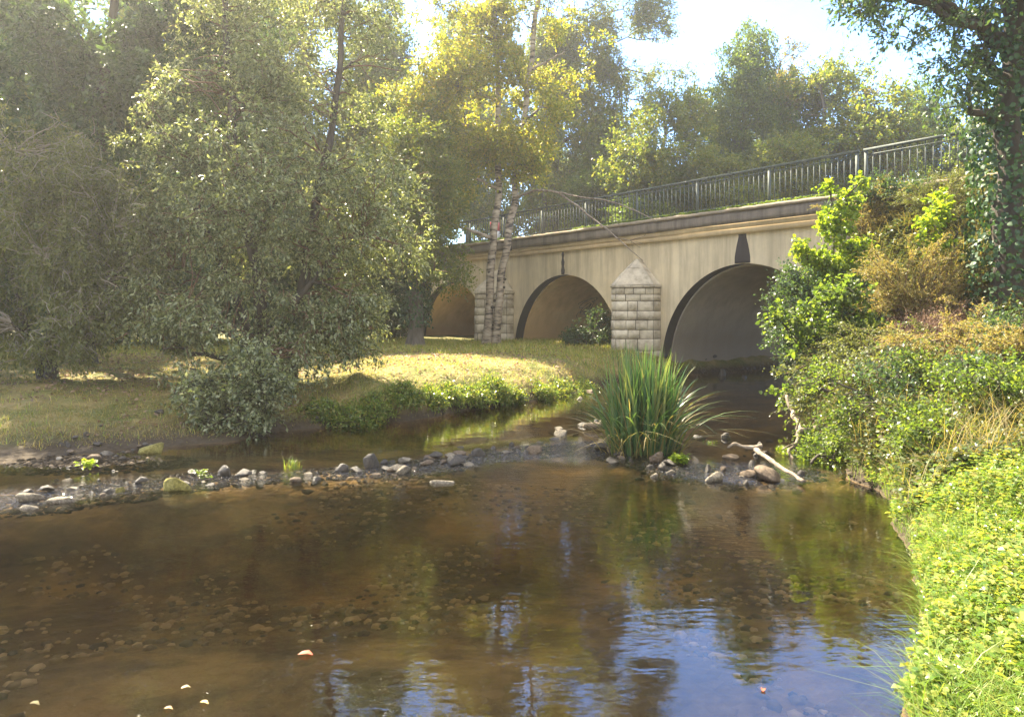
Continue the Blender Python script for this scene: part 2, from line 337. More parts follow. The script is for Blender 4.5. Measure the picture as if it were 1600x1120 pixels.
def height(px, py):
    px = np.asarray(px, float); py = np.asarray(py, float)
    p3 = np.stack([px, py, px*0], -1)
    d = segdist(px, py, RIV, True); ins = inside(px, py, RIV); sd_ = np.where(ins, -d, d)
    sd_ = sd_+(fbm(p3, 1.1, 3, 5)-.5)*.7
    left = np.clip((-px-3.2)/2.5, 0, 1)*np.clip((26-py)/6, 0, 1)        # gently shelving bank on the left
    top = .85 - .0*left
    k = .55+2.6*left
    out = top*(1-np.exp(-np.maximum(sd_, 0)/k))+.015
    nearr = np.clip((8-py)/3, 0, 1)*np.clip((px-.5)/1.5, 0, 1)
    out = out*(1-.45*nearr)
    out = out+(fbm(p3, .5, 3, 9)-.5)*.22*np.clip(sd_/2, 0, 1)+(fbm(p3, 2.5, 2, 2)-.5)*.10*np.clip(sd_/.5, 0, 1)
    bed = -(.11+.33*np.clip((py-4.6)/2.5, 0, 1))*(1-np.exp(np.minimum(sd_, 0)/.9))-.02
    bed = bed+(fbm(p3, .8, 3, 31)-.5)*.16*np.clip(-sd_, 0, 1)
    bd = segdist(px, py, BAR, False)+(fbm(p3, 1.3, 3, 21)-.5)*1.0-.18-.35*np.exp(-((px-2.0)/1.3)**2)-.3*np.exp(-((px+5)/1.5)**2)
    bed = np.maximum(bed, -.034-.13*np.maximum(bd, 0)**1.3)
    b2 = np.minimum(segdist(px, py, BAR2, False), segdist(px, py, BAR3, False))+(fbm(p3, 1.6, 3, 77)-.5)*.5; bed = np.maximum(bed, -.03-.22*np.maximum(b2-.05, 0)**1.2)
    shelf = np.hypot((px+6.2)/2.6, (py-10.6)/1.1); bed = np.maximum(bed, .03-.12*shelf)
    z = np.where(sd_ > 0, out, bed)
    # embankments carrying the road at either end of the bridge
    t = (px-P0[0])*D[0]+(py-P0[1])*D[1]; q = (px-P0[0])*NN[0]+(py-P0[1])*NN[1]
    for t1, sgn in ((-.2, -1), (45., 1)):
        dt = np.maximum(0, (t1-t)*-sgn) if sgn < 0 else np.maximum(0, t1-t)
        dq = np.maximum(0, np.maximum(-q-.1, q-8.6))
        if sgn < 0: dt = np.maximum(0, t-t1)
        blk = (dt > 0) & (q > -.5)
        e = 5.0-.80*np.hypot(dq, dt*3.2)-np.where(dt > 0, .2, 0)+(fbm(p3, .9, 3, 44)-.5)*.5*np.clip(dq, 0, 1)
        e = np.where(blk & (dt > .05), e-6, e)
        e = np.minimum(e, 1.7*sd_-.15+6*np.clip((q+3.0)/2.4, 0, 1)*np.clip(-t*1.2, 0, 1)+(q > -.05)*9)      # the stream has cut its own steep bank
        z = np.maximum(z, e)
    return z
def H1(x, y): return float(height(np.array([x]), np.array([y]))[0])

def make_ground():
    xs = np.concatenate([np.linspace(-600, -42, 14), np.linspace(-40, -12.2, 60), np.linspace(-12, 12, 300), np.linspace(12.3, 40, 70), np.linspace(44, 600, 14)])
    ys = np.concatenate([np.linspace(-300, -12, 8), np.linspace(-10, 1.8, 30), np.linspace(2, 30, 340), np.linspace(30.3, 60, 70), np.linspace(64, 800, 16)])
    X, Y = np.meshgrid(xs, ys); Z = height(X, Y)
    v = np.stack([X, Y, Z], -1).reshape(-1, 3); nx = len(xs); i = np.arange(len(ys)-1)[:, None]*nx; j = np.arange(nx-1)[None]
    q = np.stack([i+j, i+j+1, i+nx+j+1, i+nx+j], -1).reshape(-1, 4)
    o = MB().add(v, q).build('ground', M['ground'], smooth=True); tag(o, kind='structure')
make_ground()
def make_water():
    xs = np.linspace(-42, 34, 380); ys = np.linspace(-4, 44, 240); X, Y = np.meshgrid(xs, ys)
    v = np.stack([X, Y, X*0], -1).reshape(-1, 3); nx = len(xs); i = np.arange(len(ys)-1)[:, None]*nx; j = np.arange(nx-1)[None]
    q = np.stack([i+j, i+j+1, i+nx+j+1, i+nx+j], -1).reshape(-1, 4)
    o = MB().add(v, q).build('water', M['water'], smooth=True); tag(o, kind='structure')
    a = o.data.attributes.new('riffle', 'FLOAT', 'POINT')
    bd = segdist(v[:, 0], v[:, 1], BAR, False)
    r = np.exp(-(bd/.45)**2)+.04*np.exp(-((bd-1.0)/1.5)**2)*(v[:, 1] < 11)
    r += 1.2*np.exp(-(np.hypot(v[:, 0]-.9, v[:, 1]-11.2)/.6)**2)
    a.data.foreach_set('value', r.astype(np.float32))
    a = o.data.attributes.new('depth', 'FLOAT', 'POINT'); a.data.foreach_set('value', (np.clip(-height(v[:, 0], v[:, 1]), 0, 2)+.04).astype(np.float32))
make_water()

# ------------------------------------------------------------ the bridge
SP, RA, HW = 8.3, 3.2, 8.5      # arch spacing, radius, bridge width
ZS, ZW = .36, 4.46              # springing, wall top
TC = [3.63+SP*i for i in range(5)]
TL, TR = 44.0, -6.0
def ax_br(): return np.array([[D[0], D[1], 0], [NN[0], NN[1], 0], [0, 0, 1]])
def bbox(mb, t0, t1, q0, q1, z0, z1): mb.box(br((t0+t1)/2, (q0+q1)/2, (z0+z1)/2), ((t1-t0)/2, (q1-q0)/2, (z1-z0)/2), ax_br())
bridge = thing('road_bridge', tuple(br(7.8, 0, .8)), 'cream rendered road bridge with round arches and stone cutwater piers over the stream', 'bridge')
BO = np.array(bridge.location)
def bpart(mb, name, mat, parent=None, smooth=False): return mb.build(name, mat, parent or bridge, smooth, origin=BO)
def wall_face(mb, q, flip):
    ths = np.linspace(pi, 0, 41)
    edges = []   # columns of (t, zlow) pairs
    cols = [(TR, -1.5)]
    for tc in TC:
        a = tc-RA
        cols += [(a, -1.5, 'step')]+[(tc-RA*cos(pi-th)*-1 if False else tc+RA*cos(th), ZS+RA*sin(th)) for th in ths]+[(tc+RA, -1.5, 'step')]
    cols.append((TL, -1.5))
    for c0, c1 in zip(cols[:-1], cols[1:]):
        if abs(c0[0]-c1[0]) < 1e-4: continue
        z0, z1 = c0[1], c1[1]
        v = [br(c0[0], q, z0), br(c1[0], q, z1), br(c1[0], q, ZW), br(c0[0], q, ZW)]
        mb.add(v, [[0, 1, 2, 3]] if not flip else [[3, 2, 1, 0]])
for q_w in (0, HW):
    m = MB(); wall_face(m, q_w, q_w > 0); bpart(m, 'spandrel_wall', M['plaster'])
ths = np.linspace(0, pi, 49)
def vault(tc, q0, q1, r, mat, name):
    m = MB(); prof = [(tc+r, -1.5)]+[(tc+r*cos(a), ZS+r*sin(a)) for a in ths]+[(tc-r, -1.5)]
    a = np.array([br(t, q0, z) for t, z in prof]); b = np.array([br(t, q1, z) for t, z in prof]); k = len(prof)
    m.add(np.concatenate([a, b]), [[i, i+1, k+i+1, k+i] for i in range(k-1)])
    if r < RA:   # small step between edge ring and vault
        c = np.array([br(tc+(RA)*cos(x), q0, ZS+RA*sin(x)) for x in ths]); d = np.array([br(tc+r*cos(x), q0, ZS+r*sin(x)) for x in ths]); kk = len(ths)
        m.add(np.concatenate([c, d]), [[i, i+1, kk+i+1, kk+i] for i in range(kk-1)])
    return bpart(m, name, mat, smooth=False)
for i, tc in enumerate(TC):
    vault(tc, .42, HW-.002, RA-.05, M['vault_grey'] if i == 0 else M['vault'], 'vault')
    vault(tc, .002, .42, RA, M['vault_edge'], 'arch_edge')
m = MB(); bbox(m, TR, TL, -.14, HW+.14, ZW+.003, 4.62); bbox(m, TR, TL, -.20, HW+.20, 4.623, 4.76); bpart(m, 'moulding', M['mould'])
def rough_beam(t0, t1, q0, q1, z0, z1, seed, amp, step=.12):
    """front and top of a weathered concrete beam, uneven edge"""
    ts = np.arange(t0, t1+step, step); prof = [(q0+.02, z0), (q0, z0+(z1-z0)*.3), (q0, z0+(z1-z0)*.7), (q0+.02, z1), (q0+.25, z1+.01), (q1, z1), (q1, z0)]
    k = len(prof); vv = []
    for t in ts:
        for (q, z) in prof: vv.append(br(t, q, z))
    vv = np.array(vv); nz = fbm(vv, 3, 3, seed)-.5; msk = np.tile([1, 1, 1, 1, 1, 0, 0], len(ts))
    vv[:, 0] -= NN[0]*nz*amp*msk; vv[:, 1] -= NN[1]*nz*amp*msk; vv[:, 2] += nz*amp*.6*np.tile([.3, 0, 0, 1, 1, 0, 0], len(ts))
    i = np.arange(len(ts)-1)[:, None]*k; j = np.arange(k)[None]; j2 = (j+1) % k
    qd = np.stack([i+j, i+j2, i+k+j2, i+k+j], -1).reshape(-1, 4)
    mb = MB().add(vv, qd); mb.add(vv[:k], [[0, 1, 2, 3], [0, 3, 5, 6], [3, 4, 5, 5]][:2]); mb.add(vv[-k:], [[0, 1, 2, 3], [0, 3, 5, 6]]); return mb
bpart(rough_beam(TR, TL, -.36, HW+.36, 4.765, 5.08, 3, .07), 'parapet_beam', M['fascia'])
bpart(rough_beam(TR, TL, -.42, .45, 5.085, 5.19, 7, .08), 'coping', M['coping'])
m = MB(); bbox(m, TR-30, TL+30, .5, HW-.4, 5.083, 5.12); bpart(m, 'road_surface', roughmat('asphalt', [(.045, .045, .045), (.06, .06, .058)], 8))
# dark run-off chute over the crown of each arch
for i, tc in enumerate(TC):
    m = MB(); wt, wb = ((.14, .28), (.045, .10), (.05, .09), (.05, .09), (.05, .09))[i]
    zz = np.linspace(4.44, ZS+RA+.015, 12); u = np.linspace(0, 1, 12)
    if i == 0: hw = wt+(wb-wt)*np.clip((u-.12)*1.5, 0, 1)**.8
    else: hw = wt+(wb-wt)*u+.02*np.sin(u*17)
    vv = []
    for z, h_ in zip(zz, hw):
        vv += [br(tc+h_, -.003, z), br(tc+h_*.8, -.035, z), br(tc-h_*.8, -.035, z), br(tc-h_, -.003, z)]
    q = []
    for k in range(11):
        for j in range(3): q.append([k*4+j, k*4+j+1, k*4+4+j+1, k*4+4+j])
    q.append([0, 3, 2, 1]); q.append([44, 45, 46, 47])
    m.add(vv, q); bpart(m, 'drain_chute', M['chute'])
# cutwater piers of coursed stone
def pier(tcen, seed):
    rng = np.random.default_rng(seed); r0 = .93; zc = 3.0; off = -.3
    core = MB(); a = np.linspace(0, pi, 25)
    prof = [(tcen+k_*.96, q_*.97-.003) for k_, q_ in ((r0, 0), (r0, -.36), (.1, -1.32), (-.1, -1.32), (-r0, -.36), (-r0, 0))]
    lo = np.array([br(t, q, -1.) for t, q in prof]); hi = np.array([br(t, q, zc) for t, q in prof]); k = len(prof)
    core.add(np.concatenate([lo, hi]), [[i, i+1, k+i+1, k+i] for i in range(k-1)])
    root = bpart(core, 'pier', M['mortar'])
    CN = [(r0, 0.), (r0, -.36), (.10, -1.32), (-.10, -1.32), (-r0, -.36), (-r0, 0.)]      # pointed cutwater with a blunt nose
    CL = np.concatenate([[0], np.cumsum([math.hypot(CN[i+1][0]-CN[i][0], CN[i+1][1]-CN[i][1]) for i in range(5)])])
    def ring(s):
        return tcen+float(np.interp(s, CL, [c[0] for c in CN])), float(np.interp(s, CL, [c[1] for c in CN]))
    tot = CL[-1]
    def cuts(s):    # next corner beyond s
        c = CL[CL > s+1e-6]; return c[0] if len(c) else tot
    b = MB(); z = -.6; row = 0
    while z < zc-.05:
        hgt = rng.uniform(.30, .40) if z < zc-.55 else (.22 if z < zc-.25 else zc-z)
        s = -rng.uniform(0, .4)
        while s < tot:
            wd = rng.uniform(.26, .52); c_ = cuts(max(s, 0)); wd = c_-s if s+wd > c_-.12 else wd; s0, s1 = max(s, .003)+.011, min(s+wd, tot-.003)-.011; s += wd
            if s1-s0 < .05: continue
            ns = 5; ss = np.linspace(s0, s1, ns); dep = rng.uniform(-.02, .03)+(.05 if z >= zc-.25 else 0)
            vi = []
            for x, sh in ((0, 0), (1, 0)):
                pass
            z0, z1 = z+.008, z+hgt-.008; bev = .014; vv = []
            for si, sx in enumerate(ss):
                t, q = ring(sx); cx, cq = tcen, off
                nx_, nq_ = (t-cx, min(q-cq, 0)); ln = math.hypot(nx_, nq_)+1e-6; nx_, nq_ = nx_/ln, nq_/ln
                eb = bev if si in (0, ns-1) else 0
                for (zz_, o_) in ((z0, -.03), (z0+bev, dep-eb), (z1-bev, dep-eb), (z1, -.03)):
                    if si in (0, ns-1): o_ = min(o_, dep-bev)
                    vv.append(br(t+nx_*o_, q+nq_*o_, zz_))
            vv = np.array(vv); vv += (fbm(vv, 7, 2, seed)-.5)[:, None]*.02
            q_ = [[i*4+j, i*4+j+1, i*4+5+j, i*4+4+j] for i in range(ns-1) for j in range(3)]
            b.add(vv, q_); e = (ns-1)*4; b.add(vv[:4], [[0, 1, 2, 3]]); b.add(vv[e:], [[3, 2, 1, 0]])
        z += hgt; row += 1
    bpart(b, 'pier_stone', M['stone'], root)
    # conical cap of wedge stones, apex over the rounded nose
    c = MB(); ap = np.array([0, -.30]); za = 3.95
    rows = [0, .3, .62, 1.0]
    for ri in range(3):
        u0, u1 = rows[ri], rows[ri+1]; s = -rng.uniform(0, .4)
        while s < tot:
            wd = rng.uniform(.45, .9)*(1+ri*.4); c_ = cuts(max(s, 0)); wd = c_-s if s+wd > c_-.2 else wd; s0, s1 = max(s, .003)+.006, min(s+wd, tot-.003)-.006; s += wd
            if s1-s0 < .05: continue
            ss = np.linspace(s0, s1, 5); dep = rng.uniform(-.006, .012); vv = []
            for sx in ss:
                for u in (u0+.006, u1-.006):
                    t, q = ring(sx); t = tcen+(t-tcen)*1.03; q = q*1.02
                    pt = np.array([t, q])*(1-u)+np.array([tcen, -.22])*u; zz_ = zc+(za-zc)*(u**.92)+dep
                    vv.append(br(pt[0], min(pt[1], -.002), zz_))
            vv = np.array(vv); vv += (fbm(vv, 5, 2, seed+1)-.5)[:, None]*.03
            c.add(vv, [[i*2, i*2+1, i*2+3, i*2+2] for i in range(4)])
    k2 = 24; vv = [br(tcen, -.22, za-.02)]
    for sx in np.linspace(0, tot, k2):
        t, q = ring(sx); vv.append(br(t, min(q, -.002), zc-.02))
    c.add(vv, None, [[0, i+1, i+2] for i in range(k2-1)]); c.add([vv[0], br(tcen+r0, 0, zc), br(tcen-r0, 0, zc), br(tcen, 0, za-.02)], None, [[0, 1, 3], [0, 3, 2]])
    bpart(c, 'pier_cap', M['stone'], root)
for i in range(4): pier(TC[i]+SP/2, 5+i)
m = MB()
for (t0, h_) in ((TC[0]+SP/2-.35, .32), (TC[1]+SP/2-.3, .22)):
    rngs = np.random.default_rng(2)
# scrawled graffiti on the lit side of the second vault
rg = np.random.default_rng(11); m = MB()
tcg = TC[1]; rgr = RA-.054
for k in range(9):
    q0 = 3.2+rg.uniform(0, 2.4); a0 = rg.uniform(.35, .8); n_ = 26; ph = rg.uniform(0, 6, 4); s_ = rg.uniform(.2, .5)
    u = np.linspace(0, 1, n_); qq = q0+s_*np.sin(u*5+ph[0])+.25*np.cos(u*9+ph[1]); aa = a0+s_*.25*np.cos(u*6+ph[2])+.05*np.sin(u*11+ph[3])
    pth = np.array([br(tcg+(rgr)*cos(a), q, ZS+rgr*sin(a)) for q, a in zip(qq, aa)]); m.tube(pth, .012, 4)
bpart(m, 'graffiti', roughmat('spray_paint', [(.09, .075, .06), (.13, .11, .085)], 4, bump=0))

# railing
rail = thing('bridge_railing', tuple(br(7.8, -.12, 5.19)), 'grey green painted metal railing with upright bars along the bridge edge', 'railing')
RO = np.array(rail.location)
ZR0, ZR1, QR = 5.27, 6.30, -.12
posts = [2.62*i for i in range(0, 17)]+[-.24, -3.0, -5.7]
def rp(mb, name): o = mb.build(name, M['rail'], rail, origin=RO); return o
for t in posts:
    m = MB(); m.box(br(t, QR, (5.15+6.24)/2), (.035, .028, (6.24-5.15)/2), ax_br()); m.box(br(t, QR, 5.20), (.09, .07, .012), ax_br()); rp(m, 'post')
segs = [(0, 2.62*16), (-3.0, -.24), (-5.7, -3.0)]
for a, b in segs:
    m = MB(); m.box(br((a+b)/2, QR, 6.27), ((b-a)/2+.05, .045, .03), ax_br()); rp(m, 'handrail')
    m = MB(); m.box(br((a+b)/2, QR, 6.14), ((b-a)/2, .014, .012), ax_br()); rp(m, 'upper_rail')
    m = MB(); m.box(br((a+b)/2, QR, 5.30), ((b-a)/2, .02, .018), ax_br()); rp(m, 'lower_rail')
bal = []
for i in range(16):
    bal += [2.62*i+2.62*k/15 for k in range(1, 15)]
bal += [-.24-2.76*k/15 for k in range(1, 15)]+[-3-2.7*k/15 for k in range(1, 15)]
bal.sort(); vis = [t for t in bal if t > -3.05][:100]; rest = [t for t in bal if t not in vis]
for t in vis:
    m = MB(); m.box(br(t, QR, 5.77), (.0105, .0105, .475), ax_br()); rp(m, 'baluster')
m = MB()
for t in rest: m.box(br(t, QR, 5.77), (.011, .011, .475), ax_br())
o = rp(m, 'baluster'); o['kind'] = 'stuff'

# small road sign beyond the railing
ps = br(18.3, 1.2, 5.12); t_ = thing('road_sign', tuple(ps), 'small red and white road sign behind the far stretch of railing', 'sign')
m = MB(); m.tube([(0, 0, -.02), (0, 0, .6), (0, 0, 1.3)], .03, 8); m.build('post', M['rail'], t_)
m = MB(); m.box((0, -.05, .98), (.24, .012, .2)); m.build('sign_plate', M['red'], t_, ).rotation_euler[2] = .3
m = MB(); m.box((0, -.05, .58), (.24, .012, .19)); m.build('sign_plate', M['white'], t_).rotation_euler[2] = .3

# rubble retaining wall at the right-hand end
m = MB(); ts = np.linspace(-7, .2, 40); zs = np.linspace(1.0, 4.75, 22); T_, Z_ = np.meshgrid(ts, zs)
v = np.array([br(a, -.05, b) for a, b in zip(T_.ravel(), Z_.ravel())]); nz = fbm(v, 3.5, 3, 8); v[:, 0] -= NN[0]*(nz*.25); v[:, 1] -= NN[1]*(nz*.25)
i = np.arange(21)[:, None]*40; j = np.arange(39)[None]; q = np.stack([i+j, i+j+1, i+40+j+1, i+40+j], -1).reshape(-1, 4); m.add(v, q)
bpart(m, 'abutment_wall', M['roughwall'])

# ------------------------------------------------------------ foliage generators
def unit(v): return v/(np.linalg.norm(v, axis=-1, keepdims=True)+1e-9)
def leaf_geo(pos, axis, nrm, L, W, fold=.25, shape='rhomb'):
    """one small folded leaf per row"""
    side = unit(np.cross(axis, nrm)); up = np.cross(side, axis)
    L = L[:, None]; W = W[:, None]
    if shape == 'rhomb':
        v = np.stack([pos, pos+axis*L*.5+side*W*.5+up*W*fold, pos+axis*L, pos+axis*L*.5-side*W*.5+up*W*fold], 1)
        n = len(pos); b = np.arange(n)[:, None]*4; q = b+np.array([[0, 1, 2, 3]]); return v.reshape(-1, 3), q
    v = np.stack([pos, pos+axis*L*.25+side*W*.42+up*W*fold*.7, pos+axis*L*.65+side*W*.45+up*W*fold, pos+axis*L-up*L*.12,
                  pos+axis*L*.65-side*W*.45+up*W*fold, pos+axis*L*.25-side*W*.42+up*W*fold*.7, pos+axis*L*.5], 1)
    n = len(pos); b = np.arange(n)[:, None, None]*7
    q = (b+np.array([[[0, 1, 2, 6], [6, 2, 3, 4], [0, 6, 4, 5]]])).reshape(-1, 4); return v.reshape(-1, 3), q
def crown_mesh(rng, cen, org, twr, twigs, per, size, aspect, droop=0., shape='rhomb', flat=.6):
    """leaf sprays: each cluster throws a few twigs, leaves sit along them"""
    nC = len(cen); out = unit(cen-org)
    d = unit(rng.normal(size=(nC, twigs, 3))+out[:, None, :]*.8+np.array([0, 0, -droop]))
    L = twr*rng.uniform(.5, 1.25, (nC, twigs, 1))
    u = rng.uniform(.1, 1.0, (nC, twigs, per, 1))
    base = cen[:, None, None, :]+d[:, :, None, :]*L[:, :, None, :]*u
    base = base+np.array([0, 0, -1.])*(u**2)*twr*(.15+droop*.5)+rng.normal(size=base.shape)*twr*.07
    ax = unit(d[:, :, None, :]*.8+rng.normal(size=base.shape)*.75+np.array([0, 0, -.25-droop*.5]))
    nr = unit(rng.normal(size=base.shape)*(1-flat)+np.array([0, 0, 1.])*flat)
    s = size*rng.uniform(.55, 1.25, base.shape[:3])
    P = base.reshape(-1, 3); A = ax.reshape(-1, 3); Nn = nr.reshape(-1, 3); S = s.ravel()
    v, q = leaf_geo(P, A, Nn, S, S*aspect, shape=shape)
    tips = cen[:, None, :]+d*L
    return v, q, tips
def wig(rng, a, b, n, amp, sag=0):
    a = np.asarray(a, float); b = np.asarray(b, float); u = np.linspace(0, 1, n)[:, None]
    L = np.linalg.norm(b-a); off = np.cumsum(rng.normal(size=(n, 3)), 0)*amp*L/np.sqrt(n)
    off = off-off[0]-(off[-1]-off[0])*u
    p = a+(b-a)*u+off; p[:, 2] += sag*L*np.sin(pi*u[:, 0]); return p
def sample_lobes(rng, lobes, n, shell=.5, gapf=.9, thr=.42, seed=0):
    w_ = np.array([l[3]*l[4]*l[5] for l in lobes])**.8; w_ = w_/w_.sum()
    k = rng.choice(len(lobes), n, p=w_); lb = np.array(lobes)[k]
    d = unit(rng.normal(size=(n, 3))); r = rng.uniform(0, 1, (n, 1))**(shell)
    p = lb[:, :3]+d*r*lb[:, 3:6]*(1+.35*(vn(lb[:, :3]+d*2, 1.3, seed)-.5))[:, None]
    keep = fbm(p, gapf, 2, seed+7) > thr
    return p[keep]
def tree(name, label, cat, base, trunks, lobes, n, twr, twigs, per, size, aspect, leaf, bark, rng_seed=1, group=None, droop=0, thr=.42, gapf=.9,
         shell=.5, shape='rhomb', twigmat=None, subs=220, ivy=None, flat=.6, tipd=.012, limb_r=.45, scars=False):
    rng = np.random.default_rng(rng_seed); base = np.array(base, float)
    root = thing(name, tuple(base), label, cat, group)
    cen = sample_lobes(rng, lobes, n, shell, gapf, thr, rng_seed)
    org = np.mean([l[:3] for l in lobes], 0)
    tm = MB(); nodes = []
    for (pts, r0, r1) in trunks:
        pts = np.asarray(pts, float); u = np.linspace(0, len(pts)-1, 6*len(pts)); P = np.stack([np.interp(u, np.arange(len(pts)), pts[:, c]) for c in range(3)], 1)
        P = P+(np.stack([vn(P, 1.1, 3+rng_seed), vn(P, 1.1, 5+rng_seed), P[:, 2]*0+.5], 1)-.5)*min(.5, r0*1.6)*np.clip(u/2, 0, 1)[:, None]
        rr = np.linspace(r0, r1, len(P)); rr[0] *= 1.45; rr[1] *= 1.18; rr *= 1+.1*(vn(P, 3, 2)-.5)
        tm.tube(P, rr, 12); nodes += [(p, r) for p, r in zip(P[2:], rr[2:])]
    tn = list(nodes)
    for l in lobes:
        c = np.array(l[:3]); cand = [x for x in tn if x[0][2] < c[2]+.2] or tn
        a, ra = min(cand, key=lambda x: np.linalg.norm(x[0]-c)+.6*abs(x[0][2]-c[2]+1)); 
        if np.linalg.norm(c-a) < .4: continue
        P = wig(rng, a, c, 9, .10, .05); rr = np.linspace(min(ra*.6, ra*limb_r+.03), .02, 9); tm.tube(P, rr, 7); nodes += list(zip(P[1:], rr[1:]))
    NP = np.array([x[0] for x in nodes]); NR = np.array([x[1] for x in nodes])
    sel = rng.choice(len(cen), min(subs, len(cen)), replace=False)
    bm_ = MB(); 
    for s in sel:
        c = cen[s]; dd = np.linalg.norm(NP-c, axis=1)+np.maximum(0, NP[:, 2]-c[2])*.7; i = int(dd.argmin())
        P = wig(rng, NP[i], c, 6, .12, .04); r_ = min(NR[i]*.6, .012+.012*dd[i]); bm_.tube(P, np.linspace(r_, tipd*.6, 6), 4, cap=False)
    v, q, tips = crown_mesh(rng, cen, org, twr, twigs, per, size, aspect, droop, shape, flat)
    tw = rng.choice(len(cen), min(len(cen), subs*3), replace=False)
    for s in tw:
        for k in range(min(2, twigs)):
            bm_.tube([cen[s], (cen[s]+tips[s, k])/2+rng.normal(size=3)*.03, tips[s, k]], [tipd*.7, tipd*.5, tipd*.25], 3, cap=False)
    if tm.n: 
        o = tm.build('trunk', bark, root, True, origin=base)
    bm_.build('branches', twigmat or bark, root, True, origin=base)
    MB().add(v, q).build('crown', leaf, root, origin=base)
    if ivy:
        z0, z1, dens, rad = ivy; pts, r0, r1 = trunks[0]; pts = np.asarray(pts, float)
        k = dens; zz = rng.uniform(z0, z1, k); P = np.stack([np.interp(zz, pts[:, 2], pts[:, c]) for c in range(3)], 1)
        th = rng.uniform(0, 2*pi, k); rn = rad*(.75+.6*vn(np.stack([np.cos(th)*2, np.sin(th)*2, zz*1.3], 1), 1, 4))*np.minimum(1, .55+(z1-zz)*.8)
        o3 = np.stack([np.cos(th), np.sin(th), th*0], 1); P = P+o3*rn[:, None]*rng.uniform(.8, 1.05, (k, 1))
        A = unit(np.array([0, 0, -1.])+rng.normal(size=(k, 3))*.5+o3*.3); Nn = unit(o3+rng.normal(size=(k, 3))*.45+np.array([0, 0, .4]))
        S = rng.uniform(.06, .12, k); v, q = leaf_geo(P, A, Nn, S, S*.9, shape='leaf'); MB().add(v, q).build('ivy', M['leaf_ivy'], root, origin=base)
    return root

# ------------------------------------------------------------ trees on the left bank
def B(x, y): return (x, y, H1(x, y)-.08)
b = B(-5.0, 15.6)
tree('willow_tree', 'big bushy grey green willow with small glinting leaves hanging down to the stream bank', 'tree', b,
     [([b, (-5.3, 15.7, 2.5), (-5.9, 15.9, 5.5), (-6.1, 16, 9)], .17, .06), ([(b[0]+.3, b[1]+.1, b[2]), (-4.4, 15.7, 2.6), (-3.9, 15.9, 5.5), (-3.6, 16.2, 9)], .15, .05),
      ([(b[0]-.2, b[1]+.3, b[2]), (-5.9, 16.2, 2.2), (-7.0, 16.5, 4.5)], .13, .05), ([(b[0]+.1, b[1]-.2, b[2]), (-4.6, 15.2, 2.0), (-3.4, 15.2, 3.6)], .1, .04)],
     [(-4.9, 15.4, 4.3, 2.3, 1.8, 2.2), (-3.1, 15.6, 3.7, 1.5, 1.4, 2.1), (-6.6, 16.0, 5.2, 1.8, 1.6, 2.2), (-5.6, 14.6, 1.9, 1.5, 1.0, 1.1), (-4.2, 14.8, 2.0, 1.3, 1.0, .9),
      (-5.0, 16.2, 7.2, 1.5, 1.3, 1.5), (-3.4, 16.4, 7.6, 1.3, 1.2, 1.4), (-4.4, 16.8, 9.2, 2.2, 1.3, 1.0), (-6.4, 16.6, 8.4, 1.4, 1.2, 1.6), (-7.0, 15.4, 3.0, 1.4, 1.1, 1.3), (-3.6, 15.0, 2.6, 1.2, .9, .9), (-5.2, 14.0, 1.5, 1.3, .7, .8), (-6.4, 14.6, 2.2, 1.1, .8, .9), (-4.6, 14.3, 1.3, 1.3, .8, .6), (-3.3, 14.9, 1.8, .9, .7, .7), (-6.7, 14.4, 1.4, 1.1, .7, .6)],
     5600, .33, 5, 7, .096, .40, M['leaf_grey'], M['bark_dark'], 3, droop=.35, thr=.475, gapf=1.4, subs=420, twigmat=M['bark_red'])
b = B(-10.6, 18.5)
tree('broadleaf_tree', 'tall dark broad leaved tree filling the upper left with sky glinting through', 'tree', b,
     [([b, (-10.5, 18.5, 3), (-10.0, 18.4, 7), (-9.6, 18.6, 11)], .26, .08), ([(b[0]+.3, b[1], b[2]+1.5), (-9.2, 18.6, 4.5), (-8.2, 18.8, 8.5)], .16, .05)],
     [(-10.4, 18.3, 7.5, 2.7, 2.0, 2.3), (-8.2, 18.4, 8.2, 2.0, 1.8, 2.2), (-11.6, 18.5, 9.0, 2.2, 2, 1.6), (-9.0, 18.8, 9.3, 2.0, 1.6, 1.5), (-7.3, 18.9, 9.2, 1.7, 1.4, 1.4), (-12.6, 18.0, 6.6, 1.7, 1.6, 1.8), (-9.4, 18.6, 5.4, 1.7, 1.5, 1.3)],
     3400, .38, 5, 8, .15, .5, M['leaf_dark'], M['bark_dark'], 8, thr=.46, gapf=1.1, subs=300, droop=.1)
b = B(-9.6, 15.6)
tree('drooping_tree', 'low drooping tree with bare pale hanging twigs at the far left of the bank', 'tree', b,
     [([b, (-9.7, 15.8, 2.2), (-9.2, 15.6, 4.2)], .12, .05), ([(b[0]-.2, b[1]+.1, b[2]), (-10.4, 15.8, 2.4), (-10.8, 15.5, 4.4)], .1, .05)],
     [(-9.8, 15.4, 4.4, 1.9, 1.4, 1.3), (-8.1, 15.2, 3.8, 1.3, 1.1, 1.3), (-8.4, 15.0, 2.7, 1.2, .9, .9), (-10.2, 15.3, 5.4, 1.7, 1.3, 1.0), (-9.3, 14.9, 3.2, 1.2, .9, .8), (-9.9, 14.8, 1.9, 1.3, .8, .8), (-8.5, 14.6, 1.9, 1.0, .8, .7), (-10.9, 15.0, 2.6, 1.0, .9, .9)],
     2700, .32, 5, 9, .085, .38, M['leaf_olive'], M['bark_dark'], 13, thr=.45, gapf=1.3, subs=380, twigmat=M['twig_pale'], droop=.7, tipd=.014)
b = B(-3.45, 26.7)
